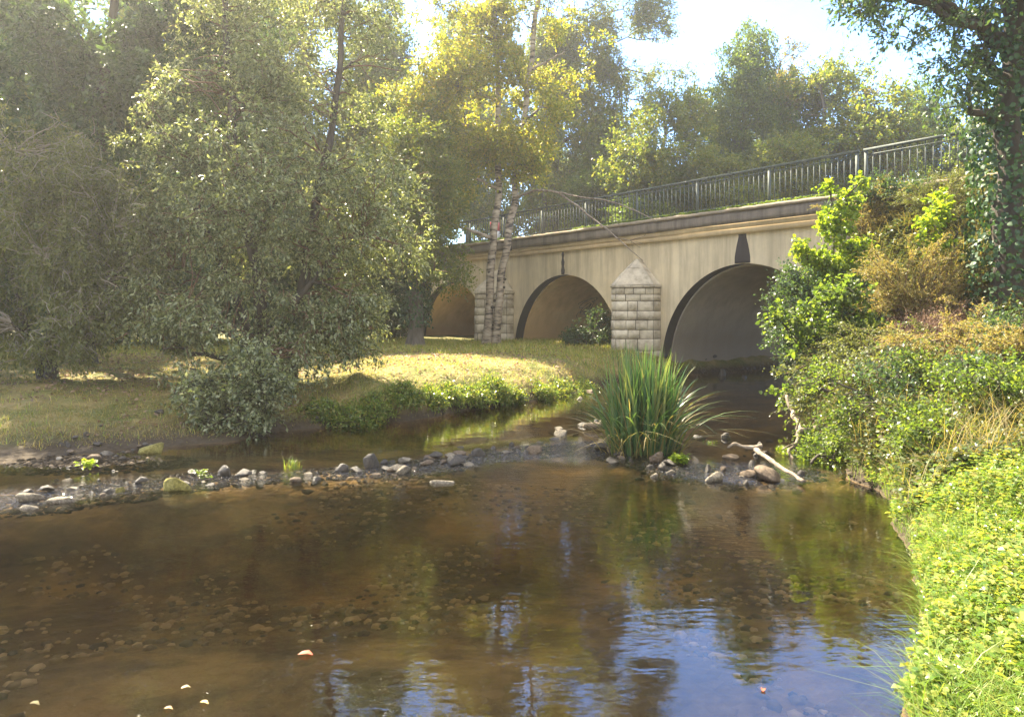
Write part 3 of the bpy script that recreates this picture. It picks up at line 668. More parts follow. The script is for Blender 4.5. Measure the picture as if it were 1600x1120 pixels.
tree('ivy_clad_tree', 'stout tree with an ivy wrapped trunk left of the two birch stems', 'tree', b,
     [([b, (-3.45, 26.7, 2.5), (-3.3, 26.8, 4.5), (-3.2, 27, 8)], .31, .12)],
     [(-3.4, 26.4, 4.5, 1.7, 1.2, 1.0), (-2.5, 26.2, 3.6, 1.1, .8, .7), (-4.4, 26.6, 5.4, 1.5, 1.2, 1.4), (-3.0, 26.8, 6.6, 1.6, 1.4, 1.5), (-3.8, 27, 8.6, 1.8, 1.4, 1.5)],
     1500, .5, 5, 9, .12, .5, M['leaf_far'], M['bark'], 17, thr=.40, subs=160, ivy=(1.6, 5.0, 1800, .52))
b = B(-12.4, 11.6)  # unseen tree added left of the frame so its crown shades the pool
tree('shade_tree', 'tall unseen tree added on the left bank outside the frame to shade the pool', 'tree', b, [([b, (-12.4, 11.6, 5), (-12.2, 11.6, 11)], .2, .07)],
     [(-11.6, 11.2, 8.2, 2.2, 1.8, 1.4), (-12.6, 11.2, 10.4, 2.6, 2.4, 1.8), (-11.2, 10.6, 12.4, 2.4, 2.2, 1.6), (-14, 10.8, 13.0, 2.2, 2.2, 1.6), (-13.2, 12.6, 13.2, 2.2, 1.6, 1.2)], 1500, .45, 5, 9, .13, .6, M['leaf_dark'], M['bark_dark'], 88, thr=.46, gapf=.6, subs=120)
# the birch: two stems from one stool, knobbly pale bark
b = B(-.95, 28.6)
def trunkpt(px, py, Y=28.6): return tuple(at(px, py, Y))
birch = tree('birch_tree', 'pair of pale scarred birch stems crossing at the foot in front of the bridge', 'tree', b,
     [([b, trunkpt(768, 400), trunkpt(780, 290), trunkpt(776, 120), trunkpt(765, -60)], .17, .08),
      ([(b[0]+.32, b[1]-.05, b[2]), trunkpt(780, 465, 28.5), trunkpt(797, 350, 28.5), trunkpt(808, 262, 28.5), trunkpt(830, 90, 28.5), trunkpt(850, -70, 28.5)], .175, .08)],
     [(-1.0, 28.4, 8.6, 1.7, 1.4, 1.7), (-2.4, 28.2, 7.6, 1.4, 1.2, 1.6), (.5, 28.4, 8.0, 1.3, 1.1, 1.2), (-2.0, 28.2, 10.6, 1.8, 1.4, 1.8), (.2, 28.6, 11.2, 1.7, 1.5, 1.8), (-3.6, 28.3, 9.3, 1.5, 1.2, 2.2),
      (2.0, 28.4, 12.0, 1.8, 1.3, 1.4), (-1.0, 28.6, 13.6, 2.4, 1.8, 1.6), (1.4, 28.2, 9.8, 1.1, 1, .8), (-2.8, 28.0, 5.7, 1.0, .8, .7)],
     2900, .45, 5, 8, .125, .6, M['leaf_yellow'], M['birch'], 23, thr=.475, gapf=.9, subs=330, twigmat=M['bark'])
BO_ = np.array(birch.location)
m = MB(); rng = np.random.default_rng(4)
def scar(px, py, r):
    m = MB(); c = at(px, py, 28.6-.18); th = np.linspace(0, 2*pi, 13)[:-1]
    v = [c+np.array([0, -.035, 0])]
    for k, a in enumerate(th): v.append(c+np.array([r*cos(a), .03, r*.85*sin(a)])*(1+.2*rng.normal()*np.array([1, 0, 1])*.5))
    m.add(v, None, [[0, i+1, (i+1) % 12+1] for i in range(12)]); m.build('bark_scar', M['scar'], birch, origin=BO_)
for p in [(795, 388, .13), (787, 418, .07), (785, 430, .09), (788, 436, .08), (783, 441, .12), (787, 449, .06), (778, 463, .09), (773, 470, .07), (770, 480, .08), (806, 303, .1), (805, 289, .07), (807, 318, .06), (780, 300, .08), (764, 425, .05), (768, 360, .06), (771, 508, .05)]: scar(*p)
# its dead bare limb reaching right over the parapet
m = MB()
def limb(pts, r0, r1, n=7):
    P = np.array([at(*p) for p in pts]); u = np.linspace(0, len(P)-1, 5*len(P)); Q = np.stack([np.interp(u, np.arange(len(P)), P[:, c]) for c in range(3)], 1)
    Q += (np.stack([vn(Q, 3, 1), vn(Q, 3, 2), vn(Q, 3, 6)], 1)-.5)*.06; m.tube(Q, np.linspace(r0, r1, len(Q)), n)
limb([(806, 310, 28.4), (835, 297, 27.8), (872, 300, 27), (905, 325, 26.2), (940, 352, 25.4), (965, 373, 24.8), (985, 390, 24.4), (1005, 407, 24)], .05, .012)
limb([(872, 300, 27), (900, 307, 26.2), (945, 313, 25.3), (975, 322, 24.7), (1003, 334, 24.3), (1027, 346, 24)], .035, .012)
limb([(963, 372, 24.8), (985, 376, 24.5), (1008, 370, 24.2), (1012, 352, 24)], .018, .006, 5); limb([(1008, 370, 24.2), (1020, 368, 24)], .01, .005, 5)
limb([(985, 376, 24.5), (1000, 388, 24.3)], .012, .006, 5); limb([(966, 370, 24.8), (968, 352, 24.6), (960, 342, 24.6)], .012, .006, 5); limb([(985, 380, 24.5), (995, 378, 24.3), (1003, 382, 24.2)], .01, .005, 5)
m.build('dead_limb', M['wood'], birch, True, origin=BO_)
# bare-ended branches of an ash reaching out over the bridge at the top
b = B(1.9, 45)
def lo(px, py, a, c, d, Y=44.5): return (*at(px, py, Y), a, c, d)
tree('ash_tree', 'slender ash with sparse yellowing leaves and bare twig ends over the bridge', 'tree', b,
     [([b, (2.0, 45, 6), (1.9, 45, 12), (2.5, 45, 19)], .25, .08)],
     [lo(880, 60, 2.0, 1.4, 1.7), lo(950, 40, 1.7, 1.2, 1.5), lo(1010, 25, 1.5, 1.2, 1.2), lo(900, 150, 1.5, 1.2, 1.2), lo(985, 110, 1.7, 1.2, .9), lo(1045, 60, .9, .8, .6), lo(860, -40, 2.2, 1.5, 1.8), lo(990, -40, 2.0, 1.4, 1.3), lo(1020, 150, 1.0, .8, .5), lo(930, 210, 1.5, 1.2, .8), lo(860, 100, 2.0, 1.4, 1.6), lo(940, 100, 1.8, 1.3, 1.2), lo(1060, 110, 1.0, .8, .5)],
     2300, .8, 5, 8, .17, .5, M['leaf_far'], M['bark'], 29, thr=.43, subs=420, tipd=.022)

# ------------------------------------------------------------ trees behind the bridge and the left hedge line, copied from three grown trees
def proto(name, label, seed, leaf, lobes, h, n, size, per=9, twigs=5, twr=.75, thr=.44, aspect=.6):
    return tree(name, label, 'tree', (0, 0, 0), [([(0, 0, 0), (.1, 0, h*.4), (-.1, .1, h*.75), (.1, 0, h*.93)], .22, .05)],
                lobes, n, twr, twigs, per, size, aspect, M[leaf], M['bark'], seed, group='trees standing beyond the bridge', thr=thr, subs=260, gapf=.6, limb_r=.35, tipd=.02)
l1 = [(0, 0, 8, 3.0, 3, 3.0), (1.5, 0, 11, 2.4, 2.4, 2.4), (-1.6, .4, 11.5, 2.3, 2.4, 2.6), (.2, -.5, 14.5, 2.0, 2, 2.6), (-2.4, 0, 6.5, 1.8, 1.8, 1.8), (2.4, -.4, 6.6, 1.9, 1.8, 1.6)]
l2 = [(0, 0, 6.5, 3.2, 3, 2.4), (2.0, 0, 8.5, 2.6, 2.4, 2.2), (-2.0, .4, 9, 2.6, 2.4, 2.4), (.2, -.5, 11.2, 2.4, 2.2, 2.1), (-3.0, 0, 5.0, 1.6, 1.6, 1.4), (3.0, 0, 5.2, 1.6, 1.5, 1.5), (0, -1, 3.6, 2.6, 1.8, 1.2)]
l3 = [(0, 0, 10, 1.5, 1.5, 3.0), (.8, 0, 13, 1.4, 1.4, 2.2), (-.8, .2, 12.5, 1.3, 1.4, 2.4), (.2, 0, 15.6, 1.0, 1, 2.0), (-.9, 0, 7.5, 1.3, 1.3, 1.8), (1.0, 0, 6.8, 1.4, 1.3, 1.6)]
pr1 = proto('maple_tree', 'tall full crowned maple in the middle of the skyline, turning bronze at the top', 31, 'leaf_mid', l1, 16, 2300, .18)
pr2 = proto('ash_tree', 'round crowned bright yellow green tree just over the parapet left of the maples', 37, 'leaf_far', l2, 13, 2200, .17)
pr3 = proto('aspen_tree', 'narrow open crowned aspen with bronze leaf tips between two broad crowns', 41, 'leaf_autumn', l3, 17, 1300, .16)
def put(src, first, px, py_top, Y, H, label, rz, wide=1., group=None):
    top = CAMZ+(HY-py_top)/F*Y; x = (px-800)/F*Y; z = H1(x, Y) if Y < 60 else .9; s = (top-z)/H
    if first:
        src.location = (x, Y, z-.1); src.rotation_euler = (0, 0, rz); src.scale = (s*wide, s*wide, s); src['label'] = label
        if group: src['group'] = group
        return src
    return copy_thing(src, (x, Y, z-.1), label, rz, (s*wide, s*wide, s), group)
put(pr1, 1, 1160, 62, 43, 16.2, 'tallest maple rising against open sky above the middle of the railing', .3, .8)
put(pr2, 1, 1040, 150, 40, 12.9, 'bright yellow green crown leaning over the railing left of the tallest maple', 1.2)
put(pr3, 1, 1222, 76, 45, 16.4, 'narrow bronze tipped aspen on the right of the tallest maple', 2.0, 1.1)
put(pr2, 0, 1285, 112, 42, 12.6, 'broad yellowing crown right of the bronze tipped aspen', 2.4)
put(pr3, 0, 1365, 140, 40, 16.8, 'thin pale crown between the broad yellow tree and the ivy clad trunk', .5, 1.2)
put(pr1, 0, 1450, 130, 44, 16.8, 'dark crown showing just left of the ivy clad trunk above the railing', 2.7, .9)
put(pr1, 0, 950, 190, 44, 17, 'mid green tree behind the dead limb and the railing', 4.0, 1.1)
put(pr2, 0, 870, 60, 46, 13.2, 'tall tree behind the birch stems with light through its crown', 3.0, .8)
put(pr1, 0, 730, 20, 50, 17, 'tall tree behind the left arch and the birch crown', 5.0, .8)
put(pr2, 0, 1120, 235, 38, 13.2, 'low rounded green tree close behind the middle of the railing', 5.4, 1.)
put(pr1, 0, 1330, 230, 40, 17, 'low dark green tree behind the right half of the railing', 1.4, 1.3)
put(pr2, 0, 1215, 215, 38, 13.2, 'low tree with pale leaves under the aspen behind the railing', .4, 1.1)
put(pr1, 0, 1030, 260, 39, 17, 'shaded low tree with its trunk close behind the railing beside the yellow green crown', .9, 1.5)
put(pr2, 0, 1560, 150, 40, 13.2, 'green tree hidden behind the ivy clad trunk at the right', 1.9, 1.)
put(pr1, 0, 900, 230, 56, 17, 'distant green tree seen over the railing right of the birch', 2.2, 1.4)
gl = 'trees of the dark wood edge on the left'
for k, (px, pt, Y, src, H, lab) in enumerate([(40, -60, 27, pr1, 17, 'dark tree of the wood edge at the far left behind the drooping twigs'), (190, -80, 29, pr2, 13.2, 'wood edge tree behind the tall dark broad leaved tree'),
        (330, -60, 31, pr1, 17, 'wood edge tree directly behind the upper part of the willow'), (470, -30, 33, pr2, 13.2, 'wood edge tree behind the right shoulder of the willow'),
        (600, 0, 35, pr1, 17, 'wood edge tree between the willow and the ivy wrapped trunk'), (-90, -60, 25, pr2, 13.2, 'wood edge tree partly cut off by the left frame edge')]):
    put(src, 0, px, pt, Y, H, lab, k*1.3, .9 if k else 1.0, gl)
# shrub layer that closes the view under the left trees
rng = np.random.default_rng(77)
hb = tree('hazel_shrub', 'dense dark shrub at the foot of the wood at the far left', 'shrub', (0, 0, 0), [([(0, 0, 0), (.2, 0, 1), (.5, 0, 2.4)], .07, .03), ([(0, 0, 0), (-.3, .1, 1), (-.9, 0, 2.2)], .06, .03)],
          [(0, 0, 1.5, 1.9, 1.2, 1.5), (1.2, 0, 2.6, 1.3, 1, 1.2), (-1.2, 0, 2.5, 1.3, 1, 1.2), (0, .2, 3.5, 1.3, 1, 1.0)], 620, .5, 5, 9, .12, .6, M['leaf_dark'], M['bark_dark'], 51, group='shrubs along the wood edge', thr=.36, subs=120)
hl = [(-17.2, 25.2, 1.15, 'dense dark shrub at the foot of the wood at the far left edge'), (-14.3, 25.6, 1.1, 'dark shrub in deep shade behind the fallen pale branch'), (-11.4, 25.5, 1.0, 'dark shrub behind the drooping tree'), (-9.0, 27.5, 1.1, 'shaded shrub behind the stems of the willow'),
      (-6.8, 30, 1.0, 'shrub glimpsed below the right side of the willow'), (-19.8, 24, 1.3, 'shrub at the wood edge half outside the frame'), (-12.8, 27.8, 1.5, 'taller dark shrub in the second row at the left'), (-16, 28, 1.6, 'taller dark shrub in the second row at the far left corner'), (-5.2, 33, .8, 'low shrub in front of the third arch'), (-18.5, 30, 2.0, 'big dark shrub far back in the wood at the left edge'), (-14.2, 31, 2.0, 'big dark shrub far back in the wood behind the drooping tree'), (-10.5, 32, 1.9, 'big dark shrub far back behind the willow stems'), (-21.8, 29, 2.0, 'big dark shrub at the left end of the back row'), (-7.8, 34, 1.6, 'big shrub far back below the right side of the willow')]
for k, (x, y, s, lab) in enumerate(hl):
    if k == 0: hb.location = (x, y, H1(x, y)-.1); hb.scale = (s, s, s); hb['label'] = lab
    else: copy_thing(hb, (x, y, H1(x, y)-.1), lab, k*1.1, (s, s, s))

# ------------------------------------------------------------ ivy-clad tree and embankment shrubs on the right
gx = 9.0; gy = 13.6; b = B(gx, gy)
tree('ivy_clad_tree', 'tall ivy covered trunk and leafy crown at the right frame edge', 'tree', b,
     [([b, (9.05, 13.6, 4), (9.0, 13.5, 7), (8.8, 13.5, 12)], .30, .14)],
     [(7.4, 13.3, 7.9, 1.1, 1.0, 1.1), (6.3, 13.2, 7.9, .8, .8, .7), (8.3, 13.2, 6.8, 1.0, .9, 1.0), (8.6, 13.2, 8.6, 1.6, 1.3, 1.4), (9.9, 13.2, 7.6, 1.5, 1.2, 1.8), (8.4, 13.4, 10.6, 2.2, 1.8, 1.6), (10.5, 13.4, 10.2, 2, 1.6, 1.8), (7.9, 13.0, 5.9, .55, .5, .5), (5.7, 13.1, 7.9, .4, .4, .25)],
     1150, .42, 5, 10, .10, .5, M['leaf_dark'], M['bark_dark'], 61, thr=.44, subs=240, ivy=(2.0, 9.5, 5200, .60), droop=.15)
def bush(name, label, cat, x, y, lobes, n, twr, per, size, aspect, leaf, seed, bark='bark_dark', stems=4, **k):
    b = np.array(B(x, y)); L = [(x+a, y+c, b[2]+z, r1, r2, r3) for (a, c, z, r1, r2, r3) in lobes]; rg_ = np.random.default_rng(seed); st = []
    for i in range(stems):
        l = L[rg_.integers(len(L))]; a = b+rg_.normal(size=3)*np.array([.12, .12, 0]); e = np.array(l[:3])
        st.append(([a, a*.5+e*.5+np.array([0, 0, .1]), e], k.get('sr', .025), .01))
    k.pop('sr', None)
    return tree(name, label, cat, b, st, L, n, twr, 5, per, size, aspect, M[leaf], M[bark], seed, **k)
sz = 2.4-(H1(6.7, 15.2)-.08)      # crown heights are given above z = 2.4
bush('hazel_sapling', 'sunlit lime green sapling standing up against the parapet at the right arch', 'sapling', 6.7, 15.2,
     [(.05, 0, sz+.3, .5, .4, .35), (-.35, 0, sz+.75, .45, .35, .3), (.25, .1, sz+1.0, .35, .35, .3), (-.15, 0, sz+1.45, .4, .3, .3), (-.75, 0, sz+1.0, .3, .25, .16), (.1, 0, sz+1.9, .28, .2, .22), (.35, 0, sz+2.3, .12, .12, .3), (-.25, 0, sz+2.15, .15, .12, .2), (-.5, 0, sz+.3, .35, .3, .25)], 260, .20, 6, .085, .75, 'leaf_lime', 71, shape='leaf', thr=.40, gapf=1.6, subs=110, stems=7, tipd=.006)
bush('hazel_sapling', 'small sunlit lime sapling beside the ivy covered trunk under the railing end', 'sapling', 8.2, 14.6,
     [(0, 0, 1.4, .45, .4, .5), (.1, 0, 2.0, .3, .3, .5), (.5, 0, 1.6, .3, .3, .3)], 90, .22, 7, .09, .75, 'leaf_lime', 73, shape='leaf', thr=.4, subs=40, tipd=.008)
bush('alder_shrub', 'glossy round leaved alder shrub hanging over the dark pool under the right arch', 'shrub', 5.95, 13.6,
     [(-.3, -.2, .6, .6, .5, .5), (-.55, -.1, 1.5, .4, .4, .35), (.3, .1, 1.3, .5, .5, .4), (-.9, -.2, .35, .4, .4, .3), (-.85, 0, 1.0, .35, .4, .3), (.1, .1, 2.0, .4, .4, .3), (.6, 0, .7, .5, .5, .4), (-1.1, 0, 1.6, .25, .25, .2)], 420, .28, 6, .085, .8, 'leaf_mid', 74, shape='leaf', thr=.42, gapf=1.6, subs=90, tipd=.008)
bush('bramble_bush', 'dark bramble with small leaves in front of the right arch opening', 'bush', 6.5, 14.8,
     [(-.6, 0, 1.5, .7, .6, .7), (-.9, .2, 2.0, .5, .4, .5), (-1.0, 0, .9, .6, .5, .7), (0, 0, 1.4, .8, .6, .8)], 420, .28, 8, .06, .65, 'leaf_dark', 75, thr=.4, subs=110, tipd=.008)
def spray(name, label, x, y, sprays, leaf, seed, size=.035, n=1500):
    """arching feathery sprays: each arm a curved stem carrying fine side shoots"""
    rg_ = np.random.default_rng(seed); b = np.array(B(x, y)); root = thing(name, tuple(b), label, 'bush'); st = MB(); P = []; A = []
    for (dx, dy, dz, rise, cnt) in sprays:
        for i in range(cnt):
            e = b+np.array([dx, dy, dz])+rg_.normal(size=3)*np.array([.25, .2, .22]); s = b+rg_.normal(size=3)*np.array([.2, .15, .05])
            n_ = 14; u = np.linspace(0, 1, n_)[:, None]; c = (s+e)/2+np.array([0, 0, rise]); Q = s*(1-u)**2+2*c*u*(1-u)+e*u**2
            st.tube(Q, np.linspace(.014, .004, n_), 4, cap=False)
            for k in range(3, n_-1):
                for sd__ in (-1, 1, 0):
                    t_ = Q[k+1]-Q[k]; t_ /= np.linalg.norm(t_); sdv = np.cross(t_, [0, 0, 1])*sd__; dd = unit(t_*.8+sdv*.8+rg_.normal(size=3)*.3+np.array([0, 0, .1])); L_ = rg_.uniform(.12, .3)
                    w_ = np.linspace(.08, 1, 16)[:, None]; R_ = Q[k]+dd*L_*w_; R_ = R_-np.array([0, 0, .05])*w_**2; P.append(R_); A.append(np.repeat(dd[None], 16, 0))
    P = np.concatenate(P); A = np.concatenate(A); A = unit(A+rg_.normal(size=A.shape)*.65); Nn = unit(rg_.normal(size=A.shape)+np.array([0, 0, .8])); S = size*rg_.uniform(.6, 1.3, len(P))
    st.build('branches', M['bark_red'], root, origin=b); v, q = leaf_geo(P, A, Nn, S, S*.45); MB().add(v, q).build('foliage', M[leaf], root, origin=b); return root
spray('cotoneaster_bush', 'feathery yellow brown spreading bush high on the embankment under the railing', 7.7, 14.3, [(-.9, -.3, 1.3, .6, 16), (.1, -.4, 1.6, .6, 16), (1.0, -.2, 1.4, .5, 14), (-.3, -.6, .8, .6, 14), (-1.1, -.5, .8, .5, 10), (.7, -.6, .9, .5, 12)], 'leaf_straw', 81)
spray('cotoneaster_bush', 'olive feathery arching bush halfway down the embankment', 7.2, 12.4, [(-1.0, -.4, .8, .55, 14), (.2, -.5, 1.0, .5, 14), (1.1, -.3, 1.0, .5, 14), (-.2, -.6, .4, .5, 12)], 'leaf_olive', 82)
spray('cotoneaster_bush', 'low olive spreading bush hanging towards the right arch foot', 6.3, 13.2, [(-1.1, -.2, .5, .7, 16), (-.8, -.4, 1.0, .5, 12), (-.2, -.6, .9, .4, 10), (-1.2, 0, .0, .8, 9)], 'leaf_olive', 83)
spray('cotoneaster_bush', 'feathery bush spreading out of the right frame edge mid slope', 8.0, 11.3, [(-.8, -.4, .9, .5, 13), (.2, -.5, 1.0, .5, 13), (.9, -.3, .9, .5, 10)], 'leaf_olive', 84)
def bq(t, q): p = br(t, q, 0); return float(p[0]), float(p[1])
spray('cotoneaster_bush', 'yellow brown spreading bush covering the abutment just right of the lime sapling', *bq(-.9, -1.2), [(-.5, -.2, .5, .3, 14), (.3, -.3, .9, .3, 14), (.6, -.3, .3, .3, 12), (0, -.4, 0, .3, 10)], 'leaf_straw', 181)
spray('cotoneaster_bush', 'feathery olive bush under the railing between the sapling and the ivy covered trunk', *bq(-2.6, -1.3), [(-.6, -.2, .6, .3, 14), (.3, -.3, .9, .3, 14), (.5, -.3, .2, .3, 12), (-.2, -.5, .1, .3, 12)], 'leaf_olive', 182)
bush('bramble_bush', 'dark bramble hugging the abutment wall behind the feathery bushes', 'bush', *bq(-1.8, -.8), [(0, 0, .4, .9, .5, .5), (-.7, .4, .5, .6, .4, .5), (.6, -.5, .4, .7, .4, .5), (-1.1, 1.1, .1, .5, .4, .5)], 420, .28, 8, .06, .65, 'leaf_dark', 183, thr=.36, subs=110, tipd=.008)
bush('bramble_bush', 'dark bramble filling the slope between the right arch and the lime sapling', 'bush', *bq(.1, -1.6), [(0, 0, .5, .7, .5, .6), (-.4, .2, -.2, .6, .5, .5), (.4, -.5, .3, .7, .5, .5)], 380, .28, 8, .06, .65, 'leaf_olive', 184, thr=.38, subs=110, tipd=.008)
spray('cotoneaster_bush', 'straw coloured arching bush in the lower middle of the embankment', 6.7, 11.4, [(-.9, -.3, .8, .6, 14), (.1, -.4, 1.0, .6, 14), (.9, -.2, .8, .5, 12), (-.3, -.6, .4, .6, 10)], 'leaf_straw', 281)
spray('cotoneaster_bush', 'straw coloured arching bush near the right frame edge above the sunny weeds', 7.0, 10.1, [(-.9, -.3, .8, .6, 13), (.1, -.4, 1.0, .6, 13), (.9, -.2, .8, .5, 10)], 'leaf_straw', 282)
bush('dry_shrub', 'dead brown twiggy shrub in the middle of the embankment', 'shrub', 6.6, 12.3, [(0, 0, .7, .7, .5, .5), (-.3, -.2, .5, .5, .4, .4), (.4, .1, 1.0, .5, .4, .4)], 330, .25, 6, .03, .4, 'leaf_brown', 85, bark='bark_red', thr=.3, subs=330, tipd=.006)
bush('dry_shrub', 'brown withered shrub under the feathery yellow brown bush', 'shrub', 7.6, 13.4, [(0, 0, .6, .9, .5, .5), (-.7, 0, .5, .5, .4, .4), (.6, .1, .8, .5, .4, .4)], 330, .25, 6, .035, .4, 'leaf_brown', 86, bark='bark_red', thr=.3, subs=330, tipd=.006)
bl = [(5.55, 11.6, 1.0, 'leaf_dark', 'dark leafy bush overhanging the water beside the pale root'), (5.1, 9.8, .9, 'leaf_mid', 'shaded green bush on the right shore behind the grassy bank'), (6.3, 10.4, 1.1, 'leaf_mid', 'leafy bush at the foot of the embankment behind the shore bushes'),
      (5.6, 8.6, .75, 'leaf_mid', 'low leafy bush at the right frame edge above the sunny weeds'), (6.9, 9.3, 1.1, 'leaf_weed', 'pale stemmed weedy bush at the right frame edge half way up'), (4.75, 10.9, .75, 'leaf_dark', 'low dark bush trailing into the water on the right shore'),
      (7.9, 10.0, 1.2, 'leaf_olive', 'olive bush at the right edge below the ivy covered trunk'), (4.65, 8.4, .55, 'leaf_mid', 'small bush dipping its leaves into the pool at the bend of the right shore')]
rb = np.random.default_rng(12)
for k, (x, y, s, lf, lab) in enumerate(bl):
    bush('bramble_bush', lab, 'bush', x, y, [(rb.normal()*.55*s, rb.normal()*.45*s, rb.uniform(.1, .95)*s, rb.uniform(.25, .55)*s, rb.uniform(.25, .5)*s, rb.uniform(.15, .4)*s) for _ in range(11)], int(360*s), .30, 7, .055, .6, ['leaf_olive', 'leaf_mid', 'leaf_dark', lf][k % 4], 90+k, thr=.45, subs=90, tipd=.005, gapf=1.8)
# bushes at the water's edge on the left
bush('riverside_shrub', 'pale leaved low shrub spilling from the willow foot over the gravel shore', 'shrub', -4.75, 12.9, [(0, 0, .55, .8, .6, .5), (.4, -.1, .8, .6, .5, .45), (-.5, 0, .6, .6, .5, .4), (.1, -.3, .25, .7, .4, .25), (.2, .2, 1.15, .4, .4, .35)], 330, .28, 8, .085, .5, 'leaf_grey', 110, thr=.33, subs=90, gapf=1.5)
bush('arch_weed', 'dark weedy bush growing in the mouth of the left arch beside the pier', 'bush', float(br(9.9, -.3, 0)[0]), float(br(9.9, -.3, 0)[1]), [(0, 0, .6, .8, .5, .5), (-.5, 0, .4, .6, .5, .35), (.2, 0, 1.0, .4, .4, .35)], 260, .28, 8, .08, .6, 'leaf_dark', 111, thr=.33, subs=60)
cl = [(-3.05, 14.0, .55, 'bright grassy tuft where the sunny bank meets the backwater on the left'), (-2.2, 14.7, .42, 'low green weeds on the sunny bank edge beside the grassy tuft'), (-.45, 16.9, .5, 'leafy weed clump hanging over the edge mid way along the sunny bank'), (.2, 17.6, .4, 'small weed clump near the earth scar on the sunny bank'),
      (1.25, 19.0, .5, 'green weed clump at the far end of the sunny bank'), (1.9, 20.4, .4, 'last weed clump of the sunny bank before the pier'), (-1.35, 15.9, .35, 'small yellow green weed clump in the middle of the sunny bank edge')]
cl += [(-2.7, 14.3, .4, 'grassy weed clump between the tuft and the low green weeds'), (-1.75, 15.25, .38, 'weed clump drooping to the backwater left of the middle of the sunny bank'), (-.9, 16.35, .38, 'weed clump just left of the leafy clump half way along the sunny bank'),
       (.65, 18.15, .38, 'weed clump right of the earth scar on the sunny bank'), (-.1, 17.3, .3, 'tiny weed clump at the foot of the earth scar'), (-3.6, 13.9, .35, 'weed clump at the left end of the sunny bank beside the pale low shrub')]
for k, (x, y, s, lab) in enumerate(cl):
    bush('weed_clump', lab, 'weeds', x, y, [(0, 0, .25*s, s, .7*s, .5*s), (.4*s, 0, .3*s, .7*s, .6*s, .45*s), (0, .2, .6*s, .6*s, .5*s, .4*s)], int(330*s), .18, 8, .06, .4, 'leaf_weed', 120+k, thr=.3, subs=20, gapf=1.5, group='weed clumps along the sunny bank')

# ------------------------------------------------------------ grass, weeds and undergrowth that nobody could count
def blades(rng, P, h, wd, lean, segs=3):
    n = len(P); az = rng.uniform(0, 2*pi, n); d = np.stack([np.cos(az), np.sin(az), az*0], 1); s = np.stack([-np.sin(az), np.cos(az), az*0], 1)
    us = np.linspace(0, 1, segs+1); vv = []
    for u in us:
        c = P+d*(lean*h*u**2)[:, None]+np.array([0, 0, 1.])*(h*(u-.35*lean*u**2.5))[:, None]; w_ = (wd*(1-u**1.5*.93))[:, None]/2
        vv += [c-s*w_, c+s*w_]
    v = np.stack(vv, 1); k = 2*(segs+1); b_ = np.arange(n)[:, None, None]*k
    q = b_+np.array([[[2*i, 2*i+1, 2*i+3, 2*i+2] for i in range(segs)]]); return v.reshape(-1, 3), q.reshape(-1, 4)
def scatter(rng, n, x0, x1, y0, y1, cond):
    x = rng.uniform(x0, x1, n); y = rng.uniform(y0, y1, n); z = height(x, y); k = cond(x, y, z); return np.stack([x, y, z], 1)[k]
rng = np.random.default_rng(200)
inview = lambda x, y, m_=1.05: (np.abs(x) < y*.684*m_+.5)
g = MB()
P = scatter(rng, 210000, -15, 6, 11, 26, lambda x, y, z: inview(x, y) & (z > .03) & (x < 2.5+.35*(y-16)) & ((x > -3.6) | (y > 20) | (rng.uniform(size=len(x)) < .28)) & (rng.uniform(size=len(x)) < np.clip(1.25*(fbm(np.stack([x, y, x*0], 1), .8, 3, 61)-.15), .12, 1)))
h = rng.uniform(.03, .10, len(P)); e_ = np.abs(P[:, 2]-.35) < .25; h = np.where(e_, h*1.7, h)
v, q = blades(rng, P-np.array([0, 0, .01]), h, np.full(len(P), .011), rng.uniform(.3, 1.1, len(P)), 2); g.add(v, q)
P2 = scatter(rng, 70000, -14, -2.8, 11, 21, lambda x, y, z: inview(x, y) & (z > .08) & (fbm(np.stack([x, y, x*0], 1), .9, 2, 71) > .38))
v, q = blades(rng, P2-np.array([0, 0, .01]), rng.uniform(.03, .10, len(P2)), np.full(len(P2), .010), rng.uniform(.5, 1.6, len(P2)), 2)
o = MB().add(v, q).build('dry_turf', M['leaf_straw']); tag(o, 'dry straw coloured turf in the shade of the left trees', 'grass', kind='stuff')
P = scatter(rng, 60000, -18, 8, 22, 33, lambda x, y, z: inview(x, y) & (z > .5) & (((x-P0[0])*NN[0]+(y-P0[1])*NN[1]) < 6))
v, q = blades(rng, P-np.array([0, 0, .01]), rng.uniform(.06, .22, len(P)), np.full(len(P), .02), rng.uniform(.2, .9, len(P)), 2); g.add(v, q)
o = g.build('bank_grass', M['grass']); tag(o, 'short yellow green grass with dry straw patches covering the left bank', 'grass', kind='stuff')
def near_right(x, y, z): return (x > .8) & (z > .0) & (x < y*.684*1.12+.6) & (rng.uniform(size=len(x)) < np.clip(5.5/y, .25, 1)**1.6)
P = scatter(rng, 230000, 1, 9, 2.2, 12.5, near_right)
hh_ = rng.uniform(.05, .20, len(P))*(.5+2.2*fbm(P, 2.2, 3, 15)**1.5)+np.where(rng.uniform(size=len(P)) < .06, .24, 0); v, q = blades(rng, P-np.array([0, 0, .02]), hh_, rng.uniform(.003, .008, len(P)), rng.uniform(.4, 1.5, len(P)), 3)
o = MB().add(v, q).build('shore_grass', leafmat('grass_right', [(.07, .13, .02), (.12, .19, .03), (.17, .24, .04), (.26, .25, .09)], .45, .4)); tag(o, 'long bright green grass on the right bank', 'grass', kind='stuff')
